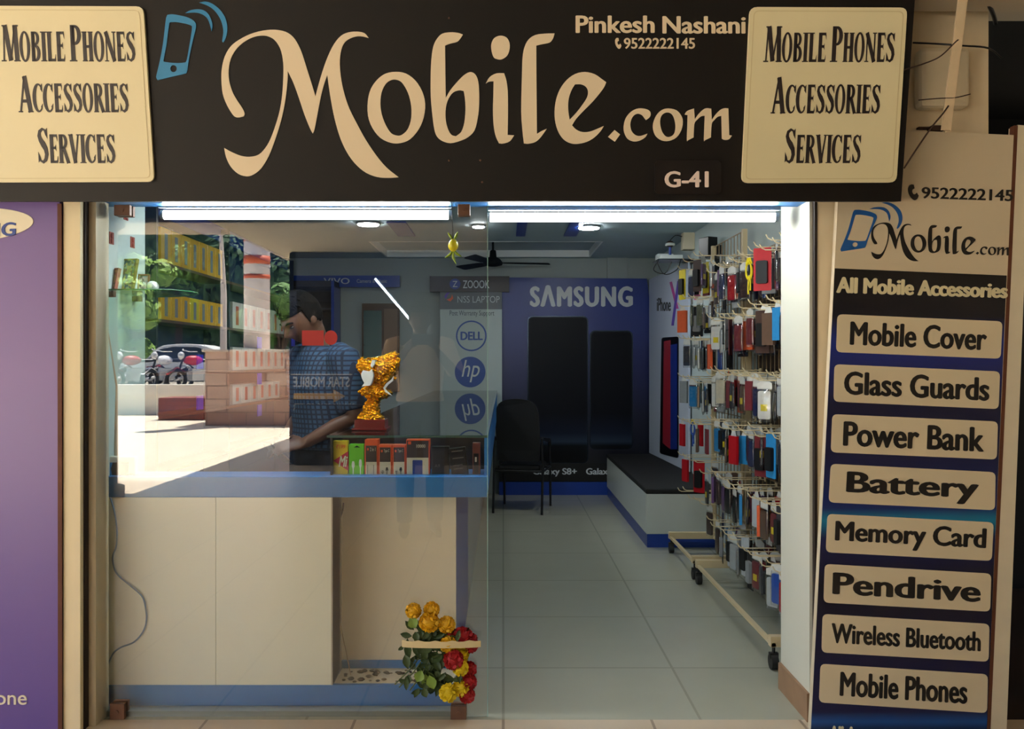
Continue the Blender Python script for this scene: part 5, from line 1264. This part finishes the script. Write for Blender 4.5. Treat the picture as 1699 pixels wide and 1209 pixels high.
# bystander in the corridor, mirrored faintly by the pane
m_pale = mat('shirt_pale', (222,196,168), 0.8, var=0.05); m_jean = mat('jeans_blue', (74,92,124), 0.85, var=0.12, scale=30)
J2 = dict(head=(0,.03,1.61), neck=(0,.0,1.48), chest=(0,0,1.27), waist=(0,0,1.08), pelvis=(0,0,.94), turn=0,
          shl=(-.19,0,1.42), shr=(.19,0,1.42), ell=(-.27,.12,1.19), elr=(.27,.12,1.19), wrl=(-.12,.30,1.36), wrr=(.12,.30,1.36),
          hdl=(.35,.55,.5), hdr=(-.35,.55,.5), hul=(-.7,.3,.2), hur=(.7,.3,.2), curl=0.6, **legs)
person('person', (-0.70, -0.20, 0.0), math.radians(-8), J2, 'person in a pale shirt and blue jeans mirrored in the glass, holding up a phone', m_skin, m_pale, m_jean, m_hair, m_shoe, hp=5, sc=1.12, hem=1.0)
Mz = Matrix.Translation((-0.70,-0.20,0)) @ Matrix.Rotation(math.radians(-8), 4, 'Z') @ Matrix.Scale(1.12, 4)
ph = MB().obox((0,0,0), 0.075, 0.005, 0.037).xf(Mz @ Matrix.Translation((0,.40,1.45)))
put('mobile_phone', ph, m_black, None, (0,0,0), 0.002, 'mobile phone held up by the person in the pale shirt', 'phone')

# ================================================================ MARIGOLDS ON THE GLASS
FD = 3.405
bq = thing('flower_bunch', (P(730,0,FD).x, FD, P(0,1165,FD).z), 'bunch of yellow and red marigolds with leaves taped to the glass at lower right', 'flowers')
m_fy = mat('petal_yellow', (222,172,16), 0.6, var=0.15, scale=60); m_fr = mat('petal_red', (172,22,30), 0.6, var=0.15, scale=60); m_fl = mat('petal_lemon', (232,206,30), 0.6, var=0.15, scale=60)
m_leaf = mat('leaf_dark', (58,78,36), 0.55, var=0.3, scale=30); m_leafl = mat('leaf_light', (120,150,62), 0.5, var=0.2, scale=30); m_stem = mat('stem_green', (84,96,52), 0.6)
def marigold(px, py, r, m, dy=0.0):
    c = P(px, py, FD+dy); rr = r*FD/F*1.12; mb = MB().ball(c, rr*0.7, rr*0.5, rr*0.7, 10, 8)
    N = 80
    for k in range(N):
        z = 1-2*(k+.5)/N; a = k*2.39996; q = math.sqrt(1-z*z)
        d = Vector((q*math.cos(a), 0.72*q*math.sin(a), z)).normalized()
        t = d.orthogonal().normalized(); t.rotate(Matrix.Rotation(R.uniform(0,6), 3, d)); b = d.cross(t)
        p = c+Vector((d.x*rr*.72, d.y*rr*.55, d.z*rr*.72)); L_ = rr*.34; W = rr*.26
        vs = [p-b*W*.5, p+d*L_*.6-b*W+t*L_*.15, p+d*L_+t*L_*.35, p+d*L_*.6+b*W+t*L_*.15, p+b*W*.5]
        mb.add(vs, [(0,1,2,3,4)])
    put('flower_head', mb, m, bq)
for f in ((686,1013,12,m_fy,0),(716,1011,12,m_fy,.01),(712,1032,15,m_fy,-.01),(741,1036,13,m_fy,0),(744,1069,13,m_fy,-.01),(764,1086,13,m_fl,.01),(764,1108,12,m_fl,-.01),(744,1149,14,m_fl,-.015),(765,1141,13,m_fl,0),
          (746,1052,12,m_fr,.02),(768,1056,15,m_fr,.01),(779,1069,13,m_fr,.02),(752,1094,15,m_fr,-.02),(778,1110,12,m_fr,.015),(778,1131,12,m_fr,.01),(775,1153,12,m_fr,.0),(783,1060,9,m_fr,.02)):
    marigold(*f)
lf = MB(); ll = MB()
def leaf(mb, px, py, ang, ln, w, dy):
    c = P(px, py, FD+dy); M = Matrix.Rotation(ang, 3, 'Y'); M2 = Matrix.Rotation(R.uniform(-.6,.6), 3, 'X')
    prof = [(0,0),(.25,.75),(.5,1),(.75,.7),(1,0)]
    vs = []
    for u, w_ in prof: vs += [c+M2 @ (M @ Vector((u*ln, -0.004*math.sin(u*3.1), w_*w))), c+M2 @ (M @ Vector((u*ln, 0.003, 0))), c+M2 @ (M @ Vector((u*ln, -0.004*math.sin(u*3.1), -w_*w)))]
    fs = []
    for k in range(4):
        a = k*3; fs += [(a,a+1,a+4,a+3),(a+1,a+2,a+5,a+4)]
    mb.add(vs, fs, True)
for k in range(150):
    t = R.random(); px = 690+R.gauss(22, 24); py = R.uniform(1038, 1145)
    if px > 775 or px < 668: px = R.uniform(690, 750)
    leaf(lf, px, py, R.uniform(0, 6.28), R.uniform(.03,.06), R.uniform(.009,.016), R.uniform(-.01,.022))
leaf(lf, 676, 1058, 1.55, .10, .016, -.005); leaf(lf, 672, 1085, 1.3, .06, .016, -.005)
for px, py, a, l_ in ((706,1118,1.5,.085),(712,1120,1.25,.06),(700,1112,2.0,.05),(690,1042,4.2,.05)): leaf(ll, px, py, a, l_, .022, -.02)
put('leaves', lf, m_leaf, bq); put('pale_leaves', ll, m_leafl, bq)
st_ = MB()
for x0, y0, x1, y1 in ((686,1013,700,1090),(716,1011,712,1100),(741,1036,716,1100),(700,1085,655,1135),(704,1090,662,1140),(712,1095,680,1145),(764,1086,720,1100),(744,1149,722,1105)):
    st_.tube([P(x0,y0,FD+.01), P((x0+x1)/2+3,(y0+y1)/2,FD+.012), P(x1,y1,FD+.01)], 0.0028, 6)
put('stems', st_, m_stem, bq)
tp0, tp1 = P(668,1059,3.385), P(798,1069,3.385)
tape = MB().box(tp0.x, tp1.x, 3.366, 3.368, tp1.z, tp0.z)
n = 14; vs = []; fs = []
for k in range(n+1):
    u = k/n; y = 3.385-0.015*max(0.0, math.sin(math.pi*u))**0.6
    p = P(668+130*u, 1059-(2 if k % 3 == 0 else 0), 3.41); q = P(668+130*u, 1069.5, 3.41)
    vs += [(p.x, y, p.z), (p.x, y-0.0008, p.z), (q.x, y-0.0008, q.z), (q.x, y, q.z)]
for k in range(n):
    a = k*4; fs += [(a,a+4,a+5,a+1),(a+1,a+5,a+6,a+2),(a+2,a+6,a+7,a+3),(a+3,a+7,a+4,a)]
put('tape_strip', MB().add(vs, fs+[(0,1,2,3),(4*n+3,4*n+2,4*n+1,4*n)]), mat('tape_beige', (214,196,150), 0.35, var=0.08), None, (0,0,0), 0, 'beige strip of tape across the marigold bunch on the glass', 'tape')
# ================================================================ THE COURT BEHIND THE PHOTOGRAPHER (seen mirrored in the pane)
def Q(px, py, d): p = P(px, py, d); return Vector((p.x, 2*G-d, p.z))
class MPlane:
    def __init__(s, d): s.d = d
    def at(s, px, py, lift=0.0): return Q(px, py, s.d)+Vector((0, lift, 0))
# corridor column on the left
c0 = Q(166, 0, 9.0)
put('corridor_column', MB().lathe([(0.24,0.0),(0.24,0.12),(0.17,0.14),(0.17,2.86),(0.24,2.9),(0.24,3.0)], (c0.x, c0.y, 0), 24), m_cream, None, (0,0,0), 0, 'slim cream column at the edge of the roofed walk, mirrored at the left of the pane', 'column')
# kiosk opposite with its sign
KD = 11.9; k0 = Q(480, 0, KD)
ks = thing('kiosk', (0.3, k0.y-1.5, 0), 'dark blue kiosk opposite the shop, mirrored in the middle of the pane', 'kiosk')
m_kb = mat('kiosk_blue', (20,44,84), 0.45, var=0.1); m_kd = mat('kiosk_dark', (24,26,34), 0.5, var=0.1)
put('body', MB().box(k0.x+0.04, 3.6, k0.y-3.0, k0.y-0.08, 0, 2.99), m_kd, ks)
put('corner_post', MB().box(k0.x, k0.x+0.10, k0.y-0.1, k0.y, 0, 2.99), m_kb, ks)
put('fascia', MB().box(k0.x, 3.6, k0.y-0.08, k0.y, 2.45, 2.99), m_kb, ks)
put('display_window', MB().box(k0.x+0.2, 3.4, k0.y-0.09, k0.y-0.06, 1.3, 2.3), mat('kiosk_window', (22,26,34), 0.25), ks)
put('counter', MB().box(k0.x+0.1, 3.6, k0.y-0.08, k0.y+0.10, 0, 0.85), m_kd, ks)
mp = MPlane(KD-0.005)
for t, q in (('STAR MOBILE', [(580,625),(486,625),(486,642),(580,642)]), ('RECHARGING CENTER', [(588,669),(486,669),(486,681),(588,681)])):
    word('lettering', mp, t, q, mat('kiosk_letter', (232,228,216), 0.5), ks, bold=0.02)
sheet('arrow', mp, [[(487,652),(553,652),(553,646),(573,657),(553,668),(553,662),(487,662)]], mat('kiosk_arrow', (236,186,80), 0.5), ks, 0.004)
sheet('border', mp, [[(482,620),(584,620),(584,622),(482,622)]], mat('kiosk_letter', (232,228,216)), ks, 0.004)
a, b = Q(622,462,11.3), Q(680,530,11.3)
tb = thing('tube_light', a, 'slanting tube light on the kiosk front, mirrored above the trophy', 'tube light')
put('tube', MB().cyl(a, b, 0.016, 12), glow('tube_out', (226,244,255), 14.0), tb)
put('batten', MB().cyl(a+Vector((0,-0.05,0.02)), b+Vector((0,-0.05,0.02)), 0.02, 8), m_batten, tb)
for p in (a, b): put('holder', MB().cyl(p+Vector((0,0.0,0)), p+Vector((0,-0.5,0.02)), 0.012, 8), m_kd, tb)
a, b = Q(694,536,11.5), Q(707,548,11.5)
put('square_lamp', MB().box(a.x, b.x, a.y-0.04, a.y, b.z, a.z), glow('lamp_out', (240,244,240), 12.0), None, (0,0,0), 0, 'small square lit lamp on the kiosk, mirrored right of the trophy', 'lamp')
# round pillar with orange bands on a stone plinth
PD = 19.7; pc = Q(426, 0, PD); rp = 21*PD/F
pil = thing('round_pillar', (pc.x, pc.y, Q(0,580,PD).z), 'white round pillar with orange bands on the stone plinth, mirrored in the glass', 'pillar')
zp = Q(0,580,PD).z
put('shaft', MB().lathe([(rp,zp),(rp,6.5)], (pc.x, pc.y, 0), 32), mat('pillar_white', (214,206,206), 0.6, var=0.06), pil)
for y0, y1 in ((425,439),(456,463),(398,402)):
    put('band', MB().lathe([(rp+0.005,Q(0,y1,PD).z),(rp+0.005,Q(0,y0,PD).z)], (pc.x, pc.y, 0), 32), mat('band_orange', (200,92,48), 0.6), pil)
q0, q1 = Q(340,580,PD-0.5), Q(500,692,PD-0.5)
m_stone = brick_mat('plinth_stone', (198,150,128), (222,190,172), (150,110,92), 0.9, 0.30, 0.012, rough=0.7, coord='XZ', offset=0.5)
put('stone_plinth', MB().box(q0.x, q1.x+1.0, q0.y-1.6, q0.y, -0.01, zp-0.06), m_stone, None, (0,0,0), 0.01, 'square stone block plinth under the round pillar, mirrored in the glass', 'plinth')
put('plinth_coping', MB().box(q0.x-0.06, q1.x+1.0, q0.y-1.65, q0.y+0.06, zp-0.058, zp-0.001), mat('coping', (214,196,180), 0.7), None, (0,0,0), 0.01, 'pale coping slab on top of the stone plinth', 'coping')
# terrace with its white front wall
TDp = 23.0; zt4 = Q(0,638,TDp).z; zb4 = Q(0,655,TDp).z
struct('terrace', MB().box(-30, 12, -50, 2*G-TDp-0.5, -0.1, 0.60), mat('terrace_ground', (150,142,130), 0.8, var=0.15))
put('low_wall', MB().box(-24, Q(356,0,TDp).x, 2*G-TDp-0.5, 2*G-TDp, zb4, zt4).box(-24, Q(356,0,TDp).x, 2*G-TDp-0.5, 2*G-TDp-0.1, -0.005, zb4), mat('low_wall_white', (232,226,214), 0.6), None, (0,0,0), 0.01, 'long low white wall in front of the parked motorcycles, mirrored in the glass', 'wall')
put('planter_block', MB().box(Q(262,0,21).x, Q(346,0,21).x, 2*G-22, 2*G-21, -0.004, Q(0,660,21).z), brick_mat('planter_brick', (120,52,38), (140,66,48), (80,40,30), 0.4, 0.12, 0.01, coord='XZ', offset=0.5), None, (0,0,0), 0.01, 'dark red brick planter standing before the low white wall', 'planter')
# trees
def tree(x, y, z0, h, r, m, label, seed):
    rg = random.Random(seed); t = thing('tree', (x, y, z0), label, 'tree', 'trees behind the parking')
    tm = MB().loft([(x,y,z0-0.02),(x+.1,y,z0+h*.3),(x-.05,y+.1,z0+h*.62)], [0.2,0.15,0.07], 10)
    for k in range(5):
        a = rg.uniform(0,6.28); tm.loft([(x,y,z0+h*.35),(x+math.cos(a)*r*.6,y+math.sin(a)*r*.6,z0+h*.6)], [0.08,0.03], 6)
    put('trunk', tm, mat('bark', (86,68,52), 0.9, var=0.25), t)
    mb = MB()
    clumps = [(Vector((x+rg.gauss(0,r*.45), y+rg.gauss(0,r*.45), z0+h*.62+rg.gauss(0,h*.16))), rg.uniform(r*.3,r*.55)) for _ in range(16)]
    for c, cr_ in clumps:
        for _ in range(420):
            d = Vector((rg.gauss(0,1), rg.gauss(0,1), rg.gauss(0,1))).normalized(); p = c+d*cr_*rg.uniform(.6,1)
            u = d.orthogonal().normalized(); u.rotate(Matrix.Rotation(rg.uniform(0,6.28), 3, d)); w = d.cross(u); w = (w+d*rg.uniform(-.6,.6)).normalized(); s = rg.uniform(.13,.26)
            mb.add([p-u*s, p+w*s*.5, p+u*s, p-w*s*.5], [(0,1,2,3)])
    put('crown', mb, m, t)
m_t1 = mat('foliage_mid', (96,140,66), 0.7, var=0.35, scale=2.0); m_t2 = mat('foliage_dark', (60,96,58), 0.7, var=0.35, scale=2.0); m_t3 = mat('foliage_light', (130,166,74), 0.7, var=0.3, scale=2.0)
tree(-19.5, -33, 0.6, 9.0, 2.6, m_t2, 'dark leafy tree furthest left behind the parked cars', 1)
tree(-15.8, -34, 0.6, 9.0, 2.6, m_t1, 'mid green tree behind the silver car', 2)
tree(-12.0, -33, 0.6, 9.0, 2.5, m_t2, 'dark leafy tree behind the lamp post', 3)
tree(-8.3, -24.5, 0.6, 3.4, 1.1, m_t1, 'small round tree just right of the banded pillar', 4)
tree(-14.6, -26.5, 0.6, 4.6, 1.5, m_t3, 'pale green bushy tree at the far left', 5)
hg = thing('backdrop_hedge', (-19, -39, 0.6), 'tall dark foliage backdrop added behind the trees and parked cars, mirrored in the glass', 'backdrop_hedge')  # added as a dark backdrop to close bright sky gaps between crowns
put('core', MB().box(-27, -13.8, -39.5, -38.6, 0.59, 8.5), m_t2, hg)
rgh = random.Random(77); mbh = MB()
for _ in range(5000):
    p = Vector((rgh.uniform(-27.2,-13.6), -38.5+rgh.uniform(-.1,.35), rgh.uniform(.7,8.9))); s = rgh.uniform(.16,.3); a = rgh.uniform(0,6.28)
    u = Vector((math.cos(a), rgh.uniform(-.4,.4), math.sin(a))); w = Vector((-math.sin(a), rgh.uniform(-.4,.4), math.cos(a)))
    mbh.add([p-u*s, p+w*s*.5, p+u*s, p-w*s*.5], [(0,1,2,3)])
put('foliage', mbh, m_t2, hg)
put('lamp_post', MB().loft([Q(370,0,26)*1+Vector((0,0,-Q(370,0,26).z+0.58)), Q(371,490,26), Q(369,440,26), Q(366,380,26)], [0.11,0.09,0.07,0.05], 12).ball(Q(366,376,26), 0.22, 0.22, 0.28, 14, 10), mat('post_white', (216,206,200), 0.6), None, (0,0,0), 0, 'white lamp post standing behind the plinth, mirrored in the glass', 'lamp post')
# distant building
bd = thing('far_building', (-2, -44, 0.6), 'pale grey building beyond the parking, mirrored beside the kiosk edge', 'building')
put('wall', MB().box(-13.6, 16, -48, -44, 0.6, 9.0), mat('building_grey', (168,172,172), 0.7, var=0.06), bd)
for x in (-13.2,-11,-9.5,-7,-4.5,-2):
    w_ = put('window', MB().box(x, x+1.3, -44.02, -43.96, 4.4, 6.6), mat('window_brown', (70,52,40), 0.4), bd)
put('band', MB().box(-13.6, 16, -43.99, -43.8, 3.2, 3.6), mat('band_mauve', (104,92,104), 0.6), bd)
# parked cars
m_carglass = mat('car_glass', (30,38,44), 0.08); m_tyre = mat('tyre', (22,22,22), 0.7); m_hub = mat('hub', (206,208,210), 0.35, 0.2)
def car(x, y, m, label, ln=4.2, flip=1):
    z0 = 0.6; t = thing('car', (x, y, z0), label, 'car', 'parked cars')
    pr = [(-.5,.35),(-.49,.62),(-.44,.80),(-.27,.88),(-.15,1.34),(-.02,1.47),(.20,1.45),(.36,1.20),(.42,.95),(.49,.88),(.5,.40),(.42,.26),(-.42,.26)]
    pr = [(x+flip*u*ln, z0+w) for u, w in pr]
    put('body', MB().prism(smooth_poly(pr,3,70), 'y', y-0.82, y+0.82), m, t, bevel=0.06)
    for sy in (-1, 1):
        gl = [(-.235,.90),(-.13,1.28),(-.02,1.38),(.18,1.36),(.32,1.16),(.36,.95)]
        put('side_window', MB().prism([(x+flip*u*ln, z0+w) for u, w in gl], 'y', y+sy*0.80, y+sy*0.835), m_carglass, t)
        for u in (-.31, .31):
            wh = put('wheel', MB().cyl((x+u*ln, y+sy*0.70, z0+0.31), (x+u*ln, y+sy*0.86, z0+0.31), 0.31, 22), m_tyre, t)
            put('hubcap', MB().cyl((x+u*ln, y+sy*0.84, z0+0.31), (x+u*ln, y+sy*0.875, z0+0.31), 0.18, 16), m_hub, wh)
        put('headlamp', MB().box(x-flip*.5*ln-0.01, x-flip*.5*ln+0.08, y+sy*0.55-0.12, y+sy*0.55+0.12, z0+.62, z0+.76), m_hub, t)
    put('windscreen', MB().prism([(x-flip*.255*ln, z0+.90),(x-flip*.155*ln, z0+1.32),(x-flip*.145*ln, z0+1.30),(x-flip*.24*ln, z0+.90)], 'y', y-0.68, y+0.68), m_carglass, t)
car(-11.6, -23.8, mat('car_silver', (222,225,228), 0.3), 'silver hatchback parked behind the motorcycles, mirrored at the left', 4.3)
car(-7.4, -27.5, mat('car_blue', (140,170,196), 0.3), 'pale blue car parked behind the plinth', 4.0, -1)
car(-17.2, -24.6, mat('car_white', (226,226,222), 0.2), 'white car at the far left end of the parking row', 4.2)
def bike(x, y, rz, m, label):
    t = thing('motorcycle', (x, y, 0.6), label, 'motorcycle', 'parked motorcycles')
    def pt(name, mb, mm, parent=t):
        o = put(name, mb, mm, None); o.parent = parent
        return o
    for u in (-.62, .62):
        w = pt('wheel', MB().torus((0,u,0.30), 0.25, 0.05, 'x'), m_tyre); pt('rim', MB().torus((0,u,0.30), 0.19, 0.012, 'x').cyl((-0.04,u,0.30),(0.04,u,0.30),0.03,10), m_hub, w)
    pt('tank', MB().ball((0,.18,.80), .13, .27, .13, 14, 10), m)
    pt('seat', MB().loft([(0,-.05,.80),(0,-.3,.80),(0,-.62,.86)], [(.11,.05),(.12,.05),(.08,.04)], 10, ref=(1,0,0)), m_black)
    pt('engine', MB().box(-.11,.11,-.12,.24,.28,.60).cyl((.12,-.1,.3),(.14,-.7,.42),.045,10), m_hub)
    pt('frame', MB().tube([(0,-.62,.30),(0,-.1,.40),(0,.3,.70),(0,.45,.95)], .022).tube([(0,.62,.30),(0,.50,.72),(0,.42,1.02)], .028).tube([(0,-.62,.75),(0,-.62,.30)], .02), m_black)
    pt('handlebar', MB().tube([(-.34,.28,1.06),(-.2,.38,1.04),(.2,.38,1.04),(.34,.28,1.06)], .014), m_hub)
    pt('headlamp', MB().ball((0,.52,.92), .09, .08, .10, 14, 10), m_hub)
    pt('mudguard', MB().loft([(0,-.30,.62),(0,-.62,.66),(0,-.92,.48)], [(.08,.02)]*3, 8, ref=(1,0,0)).loft([(0,.42,.52),(0,.62,.62),(0,.88,.44)], [(.06,.015)]*3, 8, ref=(1,0,0)), m)
    t.rotation_euler = (math.radians(0), math.radians(6), rz); t.scale = (1.12, 1.12, 1.12)
mr, mbk, mbl = mat('bike_red', (170,30,40), 0.25), mat('bike_black', (26,26,30), 0.25), mat('bike_silver', (220,224,228), 0.3)
for x, rz, m, lab in ((-12.6,.5,mbl,'silver motorcycle furthest left in the mirrored row'), (-11.6,.3,mbl,'silver motorcycle second in the mirrored row'), (-10.7,.6,mr,'red motorcycle third in the mirrored row'), (-9.8,.4,mbl,'silver motorcycle fourth in the mirrored row'), (-8.9,.7,mr,'red motorcycle furthest right in the mirrored row')):
    bike(x, -17.7, rz, m, lab)
